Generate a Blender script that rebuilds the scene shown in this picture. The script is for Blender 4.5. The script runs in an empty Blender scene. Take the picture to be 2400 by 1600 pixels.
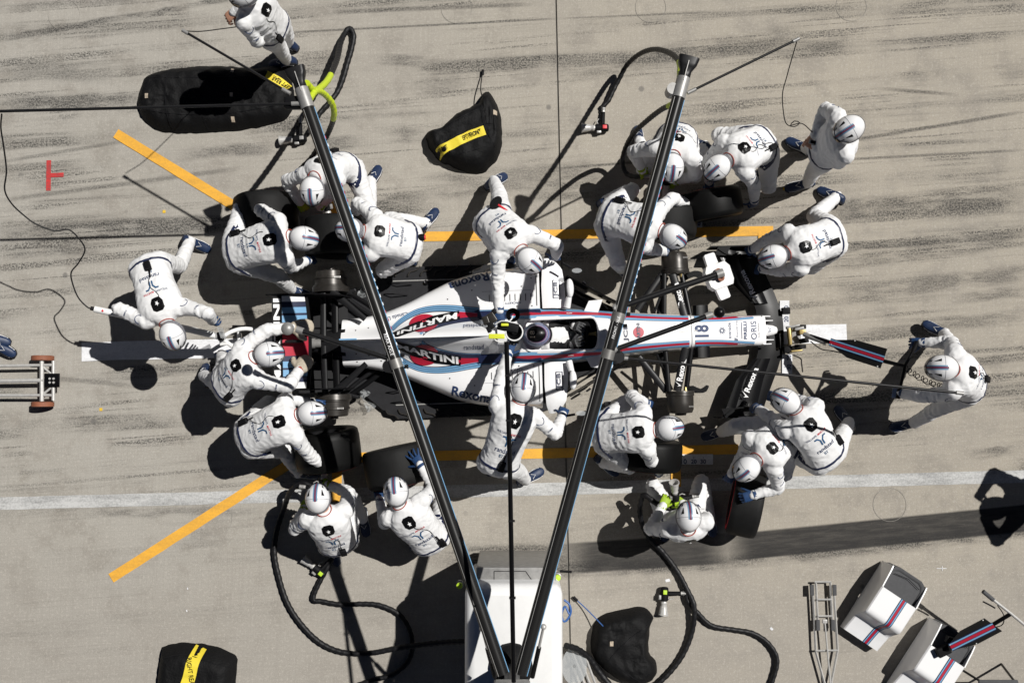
import bpy, bmesh, math, random
from mathutils import Vector, Matrix, noise
from mathutils.bvhtree import BVHTree

random.seed(7)
R = math.radians
scene = bpy.context.scene
COL = scene.collection

# ------------------------------------------------------------ camera
FPX, CAM_H = 2313.0, 10.5          # focal length in photo pixels, height of the gantry camera in metres
TILT = math.atan((920 - 800) / FPX)
cam_d = bpy.data.cameras.new('camera')
cam_d.sensor_fit = 'HORIZONTAL'
cam_d.sensor_width = 36.0
cam_d.lens = 36.0 * FPX / 2400.0
cam_d.clip_end = 2000
cam = bpy.data.objects.new('camera', cam_d)
COL.objects.link(cam)
cam.location = (0, 0, CAM_H)
cam.rotation_euler = (TILT, 0, 0)
scene.camera = cam

# ------------------------------------------------------------ sky, sun, exposure
SH = Vector((-0.61, -0.335, -1.0)).normalized()       # the way the light travels
elev = math.asin(-SH.z)
w = bpy.data.worlds.new('World'); scene.world = w; w.use_nodes = True
nt = w.node_tree
bg = nt.nodes['Background']
sky = nt.nodes.new('ShaderNodeTexSky'); sky.sky_type = 'NISHITA'; sky.sun_disc = False
sky.sun_elevation = elev; sky.air_density = 0.14; sky.dust_density = 0.08; sky.ozone_density = 0.3; sky.altitude = 700
sky.sun_rotation = math.atan2(-SH.x, -SH.y)
nt.links.new(sky.outputs[0], bg.inputs[0])
bg.inputs[1].default_value = 0.05
sun_d = bpy.data.lights.new('sun', 'SUN'); sun_d.energy = 5.0; sun_d.angle = R(0.5)
sun_d.color = (1.0, 0.975, 0.935)
sun = bpy.data.objects.new('sun', sun_d); COL.objects.link(sun)
sun.rotation_euler = SH.to_track_quat('-Z', 'Y').to_euler()
sun.location = (6, 4, 12)
scene.cycles.max_bounces = 6; scene.cycles.diffuse_bounces = 3; scene.cycles.glossy_bounces = 3; scene.cycles.transparent_max_bounces = 6
vs = scene.view_settings
vs.view_transform = 'Standard'; vs.look = 'None'; vs.exposure = 0.0; vs.gamma = 1.0; vs.use_curve_mapping = False

# ------------------------------------------------------------ photo point at a known height -> place in metres
_c, _s = math.cos(TILT), math.sin(TILT)
def P(px, py, z=0.0):
    x = (px - 1200) / FPX; y = (800 - py) / FPX
    Y = y * _c + _s; Z = y * _s - _c
    k = (z - CAM_H) / Z
    return Vector((x * k, Y * k, z))
def proj(v):
    d = Vector((v.x, v.y, v.z - CAM_H))
    y = d.y * _c + d.z * _s; z = -d.y * _s + d.z * _c
    return (1200 + FPX * d.x / -z, 800 - FPX * y / -z)

# ------------------------------------------------------------ materials
MATS = {}
def M(name): return MATS[name]
def mat(name, col, rough=0.5, metal=0.0, spec=0.5, coat=0.0, bump=None, var=0.0, vscale=8.0, alpha=None, trans=0.0, emis=None):
    m = bpy.data.materials.new(name); m.use_nodes = True
    t = m.node_tree; b = t.nodes['Principled BSDF']
    b.inputs['Base Color'].default_value = (*col, 1); b.inputs['Roughness'].default_value = rough
    b.inputs['Metallic'].default_value = metal; b.inputs['Specular IOR Level'].default_value = spec
    b.inputs['Coat Weight'].default_value = coat; b.inputs['Coat Roughness'].default_value = 0.08
    if trans: b.inputs['Transmission Weight'].default_value = trans
    if alpha is not None: b.inputs['Alpha'].default_value = alpha
    tc = t.nodes.new('ShaderNodeTexCoord')
    if var:
        n = t.nodes.new('ShaderNodeTexNoise'); n.inputs['Scale'].default_value = vscale; n.inputs['Detail'].default_value = 6
        n.inputs['Roughness'].default_value = 0.65
        t.links.new(tc.outputs['Object'], n.inputs['Vector'])
        r = t.nodes.new('ShaderNodeValToRGB')
        r.color_ramp.elements[0].position = 0.3; r.color_ramp.elements[1].position = 0.7
        r.color_ramp.elements[0].color = (*[c * (1 - var) for c in col], 1)
        r.color_ramp.elements[1].color = (*[min(1, c * (1 + var * 0.5)) for c in col], 1)
        t.links.new(n.outputs[0], r.inputs[0]); t.links.new(r.outputs[0], b.inputs['Base Color'])
    if bump:
        n = t.nodes.new('ShaderNodeTexNoise'); n.inputs['Scale'].default_value = bump[0]; n.inputs['Detail'].default_value = 4
        t.links.new(tc.outputs['Object'], n.inputs['Vector'])
        bp = t.nodes.new('ShaderNodeBump'); bp.inputs['Strength'].default_value = bump[1]; bp.inputs['Distance'].default_value = bump[2]
        t.links.new(n.outputs[0], bp.inputs['Height']); t.links.new(bp.outputs[0], b.inputs['Normal'])
    MATS[name] = m
    return m
mat('suit', (0.715, 0.715, 0.715), 0.8, spec=0.15, var=0.07, vscale=5, bump=(22, 0.22, 0.012))
mat('car_white', (0.82, 0.82, 0.825), 0.22, coat=0.6, var=0.025, vscale=3)
mat('helmet_white', (0.76, 0.76, 0.765), 0.2, coat=0.5)
mat('stripe_grey_blue', (0.17, 0.29, 0.42), 0.35)
mat('stripe_maroon', (0.22, 0.03, 0.07), 0.35)
mat('clamp_metal', (0.2, 0.195, 0.185), 0.45, metal=0.3, var=0.2, vscale=15)
mat('white_plastic', (0.78, 0.78, 0.77), 0.35, var=0.05)
mat('white_metal', (0.76, 0.76, 0.75), 0.35, var=0.08)
mat('navy', (0.012, 0.018, 0.055), 0.4)
mat('light_blue', (0.18, 0.37, 0.58), 0.35)
mat('martini_red', (0.42, 0.016, 0.04), 0.35)
mat('print_red', (0.52, 0.03, 0.05), 0.6)
mat('print_navy', (0.02, 0.04, 0.11), 0.6)
mat('print_blue', (0.02, 0.085, 0.19), 0.6)
mat('print_white', (0.8, 0.8, 0.8), 0.5)
mat('gloss_black', (0.004, 0.004, 0.0045), 0.34, spec=0.15, coat=0.03)
mat('black', (0.006, 0.006, 0.007), 0.6, spec=0.15)
mat('carbon_matt', (0.011, 0.011, 0.012), 0.4, spec=0.22, var=0.2, vscale=30)
mat('floor_carbon', (0.017, 0.017, 0.019), 0.55, spec=0.2, var=0.25, vscale=14)
mat('rubber', (0.010, 0.010, 0.010), 0.65, spec=0.18, var=0.35, vscale=9, bump=(60, 0.3, 0.004))
mat('rubber_new', (0.004, 0.004, 0.004), 0.5, spec=0.13, var=0.2, vscale=6)
mat('steel', (0.52, 0.51, 0.49), 0.4, metal=0.25, var=0.2, vscale=20)
mat('dull_steel', (0.32, 0.315, 0.305), 0.45, metal=0.35, var=0.25, vscale=15)
mat('brake_drum', (0.04, 0.036, 0.032), 0.36, metal=0.4, var=0.3, vscale=12)
mat('blanket', (0.0042, 0.0042, 0.0046), 0.7, spec=0.2, var=0.3, vscale=20, bump=(45, 0.6, 0.01))
mat('strap_yellow', (0.75, 0.6, 0.04), 0.7, var=0.12, vscale=20)
mat('glove_blue', (0.012, 0.045, 0.13), 0.6, var=0.3, vscale=30)
mat('glove_green', (0.28, 0.42, 0.02), 0.65, var=0.25, vscale=30)
mat('mitt_wool', (0.5, 0.44, 0.35), 0.95, spec=0.1, var=0.2, vscale=40, bump=(120, 1.0, 0.01))
mat('skin', (0.5, 0.26, 0.17), 0.55, var=0.1, vscale=20)
mat('shoe_blue', (0.009, 0.024, 0.07), 0.5, var=0.3, vscale=18)
mat('sole', (0.012, 0.012, 0.014), 0.7)
mat('hose_black', (0.008, 0.008, 0.009), 0.5, spec=0.3, bump=(70, 0.5, 0.006))
mat('hose_green', (0.5, 0.62, 0.02), 0.5, bump=(70, 0.5, 0.006))
mat('label_green', (0.42, 0.62, 0.03), 0.5)
mat('label_lime', (0.66, 0.70, 0.04), 0.5)
mat('label_red', (0.6, 0.02, 0.03), 0.5)
mat('visor', (0.02, 0.022, 0.028), 0.08, coat=0.5)
mat('strap_grey', (0.22, 0.22, 0.24), 0.6, var=0.6, vscale=60)
mat('collar', (0.34, 0.06, 0.04), 0.7)
mat('rust', (0.26, 0.09, 0.045), 0.7, var=0.25, vscale=15)
mat('foam_grey', (0.075, 0.076, 0.08), 0.9, var=0.15, vscale=30)
mat('tag', (0.42, 0.35, 0.27), 0.8)
mat('brass', (0.5, 0.38, 0.16), 0.4, metal=0.8)
mat('clear', (0.5, 0.52, 0.53), 0.2, alpha=0.38)
mat('driver_purple', (0.16, 0.05, 0.16), 0.3, coat=0.5)
mat('driver_silver', (0.4, 0.42, 0.5), 0.3, metal=0.4)
mat('hose_blue', (0.03, 0.1, 0.3), 0.4)

def paint(name, col, wear):
    """road paint with wear: grit and rubber scuffs show through"""
    m = mat(name, col, 0.75)
    t = m.node_tree; b = t.nodes['Principled BSDF']
    tc = t.nodes.new('ShaderNodeTexCoord')
    mp = t.nodes.new('ShaderNodeMapping'); mp.inputs['Scale'].default_value = (1.2, 5, 1); mp.inputs['Rotation'].default_value = (0, 0, R(-3))
    t.links.new(tc.outputs['Object'], mp.inputs['Vector'])
    n = t.nodes.new('ShaderNodeTexNoise'); n.inputs['Scale'].default_value = 1.5; n.inputs['Detail'].default_value = 10; n.inputs['Roughness'].default_value = 0.75
    t.links.new(mp.outputs[0], n.inputs['Vector'])
    n2 = t.nodes.new('ShaderNodeTexNoise'); n2.inputs['Scale'].default_value = 55; n2.inputs['Detail'].default_value = 5
    t.links.new(tc.outputs['Object'], n2.inputs['Vector'])
    ma = t.nodes.new('ShaderNodeMath'); ma.operation = 'MULTIPLY_ADD'; ma.inputs[1].default_value = 0.45
    t.links.new(n2.outputs[0], ma.inputs[0]); t.links.new(n.outputs[0], ma.inputs[2])
    r = t.nodes.new('ShaderNodeValToRGB'); e = r.color_ramp.elements
    e[0].position = 0.62; e[0].color = (*col, 1); e[1].position = 0.98
    e[1].color = (*[c * (1 - wear) + 0.06 * wear for c in col], 1)
    t.links.new(ma.outputs[0], r.inputs[0]); t.links.new(r.outputs[0], b.inputs['Base Color'])
    return m
paint('paint_orange', (0.76, 0.39, 0.04), 0.35)
paint('paint_yellow', (0.75, 0.48, 0.03), 0.3)
paint('paint_white', (0.76, 0.765, 0.78), 0.35)
paint('paint_road', (0.50, 0.50, 0.49), 0.75)
paint('tape_red', (0.55, 0.03, 0.03), 0.9)

def carbon_tube():
    m = mat('carbon_gloss', (0.012, 0.012, 0.012), 0.34, spec=0.22, coat=0.05)
    t = m.node_tree; b = t.nodes['Principled BSDF']
    tc = t.nodes.new('ShaderNodeTexCoord')
    ch = t.nodes.new('ShaderNodeTexChecker'); ch.inputs['Scale'].default_value = 160
    ch.inputs['Color1'].default_value = (0.007, 0.007, 0.007, 1); ch.inputs['Color2'].default_value = (0.02, 0.0195, 0.019, 1)
    t.links.new(tc.outputs['Object'], ch.inputs['Vector']); t.links.new(ch.outputs[0], b.inputs['Base Color'])
carbon_tube()

# ------------------------------------------------------------ mesh building
class MB:
    def __init__(s): s.v = []; s.f = []
    def add(s, vs_, fs):
        o = len(s.v); s.v += [Vector(p) for p in vs_]; s.f += [tuple(i + o for i in f) for f in fs]
        return s
    def loft(s, rings, close=True, cap=True):
        n = len(rings[0]); vv = [p for r in rings for p in r]; ff = []
        for i in range(len(rings) - 1):
            for j in range(n if close else n - 1):
                k = (j + 1) % n
                ff.append((i * n + j, i * n + k, (i + 1) * n + k, (i + 1) * n + j))
        if cap and close:
            ff.append(tuple(reversed(range(n)))); ff.append(tuple(range((len(rings) - 1) * n, len(rings) * n)))
        return s.add(vv, ff)
    def tube(s, pts, rad, seg=10, cap=True, flat=None, up=None):
        pts = [Vector(p) for p in pts]; n = len(pts)
        if not hasattr(rad, '__len__'): rad = [rad] * n
        rings = []; prev = None
        for i, p in enumerate(pts):
            t = (pts[min(i + 1, n - 1)] - pts[max(i - 1, 0)])
            t = t.normalized() if t.length > 1e-9 else Vector((0, 0, 1))
            if prev is None:
                a = Vector(up) if up else (Vector((0, 0, 1)) if abs(t.z) < 0.9 else Vector((1, 0, 0)))
            else: a = prev
            a = (a - t * a.dot(t))
            a = a.normalized() if a.length > 1e-6 else t.orthogonal().normalized()
            prev = a; b = t.cross(a)
            r = rad[i]; ra, rb = (r * (flat or 1.0), r)
            rings.append([p + a * (math.sin(q) * ra) + b * (math.cos(q) * rb) for q in [2 * math.pi * k / seg for k in range(seg)]])
        return s.loft(rings, True, cap)
    def box(s, c, size, m=None, bev=0.0):
        hx, hy, hz = [q / 2 for q in size]; c = Vector(c)
        m3 = m or Matrix.Identity(3)
        if bev <= 0:
            co = [(x, y, z) for x in (-hx, hx) for y in (-hy, hy) for z in (-hz, hz)]
            fs = [(0, 1, 3, 2), (4, 6, 7, 5), (0, 4, 5, 1), (2, 3, 7, 6), (0, 2, 6, 4), (1, 5, 7, 3)]
            return s.add([c + m3 @ Vector(p) for p in co], fs)
        b = min(bev, hx * .9, hy * .9, hz * .9)
        rings = []
        def ring(ix, iy, z):
            o = []
            for sx, sy in ((1, 1), (-1, 1), (-1, -1), (1, -1)):
                for k in range(4):
                    a = math.atan2(sy, sx) - math.pi / 4 + k * math.pi / 6
                    o.append(c + m3 @ Vector((sx * (hx - b) + math.cos(a) * (b - ix), sy * (hy - b) + math.sin(a) * (b - iy), z)))
            return o
        for k in range(4):
            a = k * math.pi / 6; rings.append(ring(b * (1 - math.sin(a)), b * (1 - math.sin(a)), -hz + b * (1 - math.cos(a))))
        for k in range(3, -1, -1):
            a = k * math.pi / 6; rings.append(ring(b * (1 - math.sin(a)), b * (1 - math.sin(a)), hz - b * (1 - math.cos(a))))
        return s.loft(rings)
    def lathe(s, prof, m=None, seg=24, cap=False):
        """profile of (x along axis, radius); axis = local X of 4x4 matrix m"""
        m = m or Matrix.Identity(4); rings = []
        for x, r in prof:
            rings.append([m @ Vector((x, r * math.cos(q), r * math.sin(q))) for q in [2 * math.pi * k / seg for k in range(seg)]])
        return s.loft(rings, True, cap)
    def prism(s, poly, z0, z1):
        n = len(poly)
        a = [(p[0], p[1], z0) for p in poly]; b = [(p[0], p[1], z1) for p in poly]
        ar = sum(poly[i][0] * poly[(i + 1) % n][1] - poly[(i + 1) % n][0] * poly[i][1] for i in range(n))
        if ar < 0: a.reverse(); b.reverse()
        return s.loft([a, b])
    def ell(s, c, r, m=None, nu=16, nv=10):
        c = Vector(c); m3 = m or Matrix.Identity(3); rings = []
        for i in range(nv + 1):
            th = math.pi * (0.02 + 0.96 * i / nv)
            rings.append([c + m3 @ Vector((r[0] * math.sin(th) * math.cos(q), r[1] * math.sin(th) * math.sin(q), -r[2] * math.cos(th)))
                          for q in [2 * math.pi * k / nu for k in range(nu)]])
        return s.loft(rings)
    def grid(s, rows):
        n = len(rows[0]); vv = [p for r in rows for p in r]
        return s.add(vv, [(i * n + j, i * n + j + 1, (i + 1) * n + j + 1, (i + 1) * n + j) for i in range(len(rows) - 1) for j in range(n - 1)])
    def xform(s, m):
        s.v = [m @ p for p in s.v]; return s
    def build(s, name, material, parent=None, world=True, smooth=True, angle=40):
        me = bpy.data.meshes.new(name)
        off = parent_loc(parent) if (parent is not None and world) else Vector((0, 0, 0))
        me.from_pydata([p - off for p in s.v], [], s.f); me.update()
        if smooth: me.polygons.foreach_set('use_smooth', [True] * len(me.polygons))
        o = bpy.data.objects.new(name, me); COL.objects.link(o)
        me.materials.append(M(material) if isinstance(material, str) else material)
        if smooth: me.set_sharp_from_angle(angle=R(angle))
        if parent is not None: o.parent = parent
        return o
def parent_loc(o):
    v = Vector((0, 0, 0))
    while o is not None: v += o.location; o = o.parent
    return v
def tag(o, label=None, cat=None, group=None, kind=None):
    if label: o['label'] = label
    if cat: o['category'] = cat
    if group: o['group'] = group
    if kind: o['kind'] = kind
    return o
def empty(name, loc, label=None, cat=None, group=None, rz=0):
    o = bpy.data.objects.new(name, None); COL.objects.link(o); o.location = loc; o.rotation_euler = (0, 0, rz)
    o.empty_display_size = 0.2
    return tag(o, label, cat, group)
def copy_tree(o, parent=None):
    c = o.copy(); COL.objects.link(c); c.parent = parent
    for ch in o.children: copy_tree(ch, c)
    return c
def catmull(pts, step=0.025):
    pts = [Vector(p) for p in pts]; q = [pts[0] * 2 - pts[1]] + pts + [pts[-1] * 2 - pts[-2]]; out = []
    for i in range(1, len(q) - 2):
        n = max(2, int((q[i + 1] - q[i]).length / step))
        for k in range(n):
            t = k / n
            out.append(0.5 * ((2 * q[i]) + (q[i + 1] - q[i - 1]) * t + (2 * q[i - 1] - 5 * q[i] + 4 * q[i + 1] - q[i + 2]) * t * t
                              + (3 * q[i] - q[i - 1] - 3 * q[i + 1] + q[i + 2]) * t ** 3))
    out.append(pts[-1]); return out
def PP(lst): return [P(*p) for p in lst]

# ------------------------------------------------------------ lettering: flat outlines made once
TEXT = {}
_jobs = []
def want(key, body, bold=0.0, shear=0.0, space=1.0):
    c = bpy.data.curves.new('t', 'FONT'); c.body = body; c.size = 1.0; c.offset = bold; c.shear = shear; c.space_character = space
    c.resolution_u = 3; c.fill_mode = 'FRONT'
    c.align_x = 'CENTER'; c.align_y = 'CENTER'
    o = bpy.data.objects.new('t', c); COL.objects.link(o); _jobs.append((key, o))
for k_, b_, bo, sh_ in (('MARTINI', 'MARTINI', .035, 0), ('randstad', 'randstad', .008, 0), ('Rexona', 'Rexona', .03, 0), ('JCB', 'JCB', .03, 0),
        ('18', '18', .03, 0), ('ORIS', 'ORIS', 0, 0), ('avanade', 'avanade', 0, 0), ('PIRELLI', 'PIRELLI', .03, 0), ('financial', 'financial.org', 0, 0),
        ('W', 'W', .01, 0), ('HACKETT', 'HACKETT', .005, 0), ('CanadaLife', 'Canada Life', .005, 0), ('WILLIAMS', 'WILLIAMS', 0, 0), ('RACING', 'RACING', 0, 0),
        ('MARTINI_thin', 'MARTINI', .005, 0), ('BT', 'BT', 0, 0), ('LEFT FRONT', 'LEFT FRONT', .015, 0), ('FRONT', 'FRONT', .015, 0), ('LEFT REAR', 'LEFT REAR', .015, 0),
        ('RIGHT REAR', 'RIGHT REAR', .015, 0), ('10', '10', .02, 0), ('20', '20', .02, 0), ('30', '30', .02, 0), ('REAR AXLE', 'REAR AXLE', 0, 0),
        ('FRONT AXLE', 'FRONT - XLE', 0, 0), ('swiss', 'Swiss Watches', 0, 0), ('N', 'N', 0, 0), ('check', '\u221a', .03, 0)):
    want(k_, b_, bo, sh_)
_dg = bpy.context.evaluated_depsgraph_get()
for key, o in _jobs:
    me = o.evaluated_get(_dg).to_mesh()
    bm = bmesh.new(); bm.from_mesh(me); bmesh.ops.triangulate(bm, faces=bm.faces[:])
    for it in range(3):
        es = [e for e in bm.edges if e.calc_length() > 0.28]
        if not es: break
        bmesh.ops.subdivide_edges(bm, edges=es, cuts=1)
        bmesh.ops.triangulate(bm, faces=bm.faces[:])
    bmesh.ops.remove_doubles(bm, verts=bm.verts[:], dist=0.002)
    bm.verts.index_update()
    vv = [(v.co.x, v.co.y) for v in bm.verts]; ff = [tuple(v.index for v in f.verts) for f in bm.faces]
    xs = [p[0] for p in vv] or [0]; ys = [p[1] for p in vv] or [0]
    cx, cy = (min(xs) + max(xs)) / 2, (min(ys) + max(ys)) / 2
    TEXT[key] = ([(x - cx, y - cy) for x, y in vv], ff, max(xs) - min(xs), max(ys) - min(ys))
    bm.free(); o.evaluated_get(_dg).to_mesh_clear()
for key, o in _jobs:
    c = o.data; bpy.data.objects.remove(o); bpy.data.curves.remove(c)

def text2d(key, width, at=(0, 0), ang=0.0, height=None):
    """flat lettering scaled to a width (and height), turned and moved in its plane"""
    vv, ff, w_, h_ = TEXT[key]; sx = width / max(w_, 1e-6); sy = sx if height is None else height / max(h_, 1e-6)
    c, s = math.cos(ang), math.sin(ang)
    return [(at[0] + c * x * sx - s * y * sy, at[1] + s * x * sx + c * y * sy) for x, y in vv], ff
def poly2d(pts, step=0.04):
    """polygon -> triangles small enough to lie on a curved surface"""
    bm = bmesh.new(); f = bm.faces.new([bm.verts.new((x, y, 0)) for x, y in pts])
    bmesh.ops.triangulate(bm, faces=[f])
    for it in range(6):
        es = [e for e in bm.edges if e.calc_length() > step]
        if not es: break
        bmesh.ops.subdivide_edges(bm, edges=es, cuts=1); bmesh.ops.triangulate(bm, faces=bm.faces[:])
    bm.verts.index_update()
    r = ([(v.co.x, v.co.y) for v in bm.verts], [tuple(v.index for v in f.verts) for f in bm.faces]); bm.free(); return r
def strip2d(path, wdt, step=0.03, offs=0.0):
    """ribbon of a given width along a 2d path; offs shifts it sideways"""
    p3 = catmull([(x, y, 0) for x, y in path], step); vv = []; ff = []
    for i, p in enumerate(p3):
        t = (p3[min(i + 1, len(p3) - 1)] - p3[max(i - 1, 0)]).normalized(); n = Vector((-t.y, t.x, 0))
        f = i / (len(p3) - 1)
        ww = wdt(f) if callable(wdt) else wdt; oo = offs(f) if callable(offs) else offs
        vv += [tuple((p + n * (oo + ww / 2))[:2]), tuple((p + n * (oo - ww / 2))[:2])]
    for i in range(len(p3) - 1): ff.append((2 * i, 2 * i + 1, 2 * i + 3, 2 * i + 2))
    return vv, ff
def join2d(*parts):
    V = []; F_ = []
    for v, f in parts:
        o = len(V); V += v; F_ += [tuple(i + o for i in q) for q in f]
    return V, F_
def drape_mb(data, bvh, fn, off):
    """fn(x,y) -> (ray start, ray direction, lift direction); keeps only faces that land on the surface"""
    vv, ff = data; pos = []
    for x, y in vv:
        o, d, n = fn(x, y)
        h = bvh.ray_cast(o, d, 2.5)
        pos.append(None if h[0] is None else h[0] + n * off)
    mb = MB(); idx = {}
    for i, p in enumerate(pos):
        if p is not None: idx[i] = len(mb.v); mb.v.append(p)
    for f in ff:
        if all(i in idx for i in f):
            q = [mb.v[idx[i]] for i in f]
            if max((q[i] - q[i - 1]).length for i in range(len(q))) < 0.2:
                mb.f.append(tuple(idx[i] for i in f))
    return mb
# ============================================================ ground and painted marks
def concrete():
    m = bpy.data.materials.new('concrete'); m.use_nodes = True; MATS['concrete'] = m
    t = m.node_tree; L = t.links; b = t.nodes['Principled BSDF']; b.inputs['Roughness'].default_value = 0.85; b.inputs['Specular IOR Level'].default_value = 0.25
    tc = t.nodes.new('ShaderNodeTexCoord'); sep = t.nodes.new('ShaderNodeSeparateXYZ'); L.new(tc.outputs['Object'], sep.inputs[0])
    def noise_(scale, detail=6, rough=0.6, sc=(1, 1, 1), rot=0.0, loc=(0, 0, 0), dist=0.0):
        mp = t.nodes.new('ShaderNodeMapping'); mp.vector_type = 'TEXTURE'
        mp.inputs['Rotation'].default_value = (0, 0, -rot); mp.inputs['Location'].default_value = loc
        mp.inputs['Scale'].default_value = [1 / q for q in sc]
        L.new(tc.outputs['Object'], mp.inputs[0]); m2 = mp
        n = t.nodes.new('ShaderNodeTexNoise'); n.inputs['Scale'].default_value = scale; n.inputs['Detail'].default_value = detail
        n.inputs['Roughness'].default_value = rough; n.inputs['Distortion'].default_value = dist
        L.new(m2.outputs[0], n.inputs[0]); return n.outputs[0]
    def math_(op, a, b_=None, c=None, clamp=False):
        n = t.nodes.new('ShaderNodeMath'); n.operation = op; n.use_clamp = clamp
        for i, v in enumerate((a, b_, c)):
            if v is None: continue
            if isinstance(v, (int, float)): n.inputs[i].default_value = v
            else: L.new(v, n.inputs[i])
        return n.outputs[0]
    def step_(v, lo, hi, a=0.0, b_=1.0):
        n = t.nodes.new('ShaderNodeMapRange'); n.interpolation_type = 'SMOOTHSTEP'
        for i, q in enumerate((lo, hi, a, b_)): n.inputs[i + 1].default_value = q
        L.new(v, n.inputs[0]); return n.outputs[0]
    def mix_(f, a, b_):
        n = t.nodes.new('ShaderNodeMix'); n.data_type = 'RGBA'
        if isinstance(f, (int, float)): n.inputs[0].default_value = f
        else: L.new(f, n.inputs[0])
        for i, v in ((6, a), (7, b_)):
            if isinstance(v, tuple): n.inputs[i].default_value = (*v, 1)
            else: L.new(v, n.inputs[i])
        return n.outputs[2]
    X, Y = sep.outputs[0], sep.outputs[1]
    # cement tone: greyer to the left, warmer to the right, cloudy, fine grained, brushed
    side = step_(X, -4.5, 3.0)
    base = mix_(side, (0.405, 0.385, 0.345), (0.405, 0.366, 0.302))
    cl = noise_(0.7, 3, 0.6); base = mix_(step_(cl, 0.38, 0.7, 0.0, 0.45), base, (0.33, 0.305, 0.265))
    bl = noise_(2.6, 4, 0.7, loc=(2, 6, 0)); base = mix_(step_(bl, 0.46, 0.68, 0.0, 0.6), base, (0.255, 0.232, 0.2))
    low = step_(Y, -1.2, -2.6); base = mix_(math_('MULTIPLY', low, 0.55), base, (0.34, 0.315, 0.28))
    gr = noise_(150, 3, 0.7); base = mix_(step_(gr, 0.36, 0.60, 0.5, 0.0), base, (0.17, 0.155, 0.135))
    gr2 = noise_(38, 3, 0.75); base = mix_(step_(gr2, 0.5, 0.7, 0.0, 0.5), base, (0.50, 0.465, 0.41))
    br = noise_(1.0, 2, 0.5, (120, 1.2, 1), R(1.5)); base = mix_(step_(br, 0.42, 0.72, 0.0, 0.24), base, (0.25, 0.23, 0.205))
    br2 = noise_(1.0, 2, 0.5, (1.6, 90, 1), R(-3)); base = mix_(step_(br2, 0.47, 0.74, 0.0, 0.24), base, (0.25, 0.235, 0.21))
    # rubber laid down by tyres: long streaks, broken into specks by the brushed texture
    speck = noise_(52, 3, 0.85)
    specx = noise_(1.0, 3, 0.7, (9, 95, 1), R(-3.5))
    grain = math_('MULTIPLY', step_(speck, 0.45, 0.525), step_(specx, 0.34, 0.56, 0.25, 1.0))
    up = step_(Y, -1.6, -0.5, 0.2, 1.0)
    st1 = noise_(1.0, 4, 0.62, (0.13, 4.2, 1), R(-3.5), (3, 0, 0), 0.0)
    st2 = noise_(1.0, 4, 0.6, (0.25, 9.0, 1), R(-5.0), (0, 5, 0), 0.0)
    st3 = noise_(1.0, 3, 0.55, (0.14, 22.0, 1), R(-4.5), (7, 2, 0), 0.0)
    pat = noise_(0.55, 3, 0.6, (1, 1.6, 1), 0, (11, 3, 0))
    s = math_('MAXIMUM', step_(st1, 0.52, 0.64), math_('MULTIPLY', step_(st2, 0.52, 0.64), 1.0))
    s = math_('MAXIMUM', s, step_(st3, 0.60, 0.66, 0, 0.9))
    s = math_('MULTIPLY', s, step_(pat, 0.42, 0.58, 0.06, 1.0))
    s = math_('MULTIPLY', math_('MULTIPLY', s, up), grain)
    broad = math_('MULTIPLY', math_('MULTIPLY', step_(st1, 0.46, 0.64, 0, 0.42), step_(pat, 0.42, 0.6, 0.12, 1.0)), up)
    col = mix_(broad, base, (0.17, 0.158, 0.138))
    col = mix_(math_('MULTIPLY', s, 0.95), col, (0.04, 0.039, 0.037))
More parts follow.
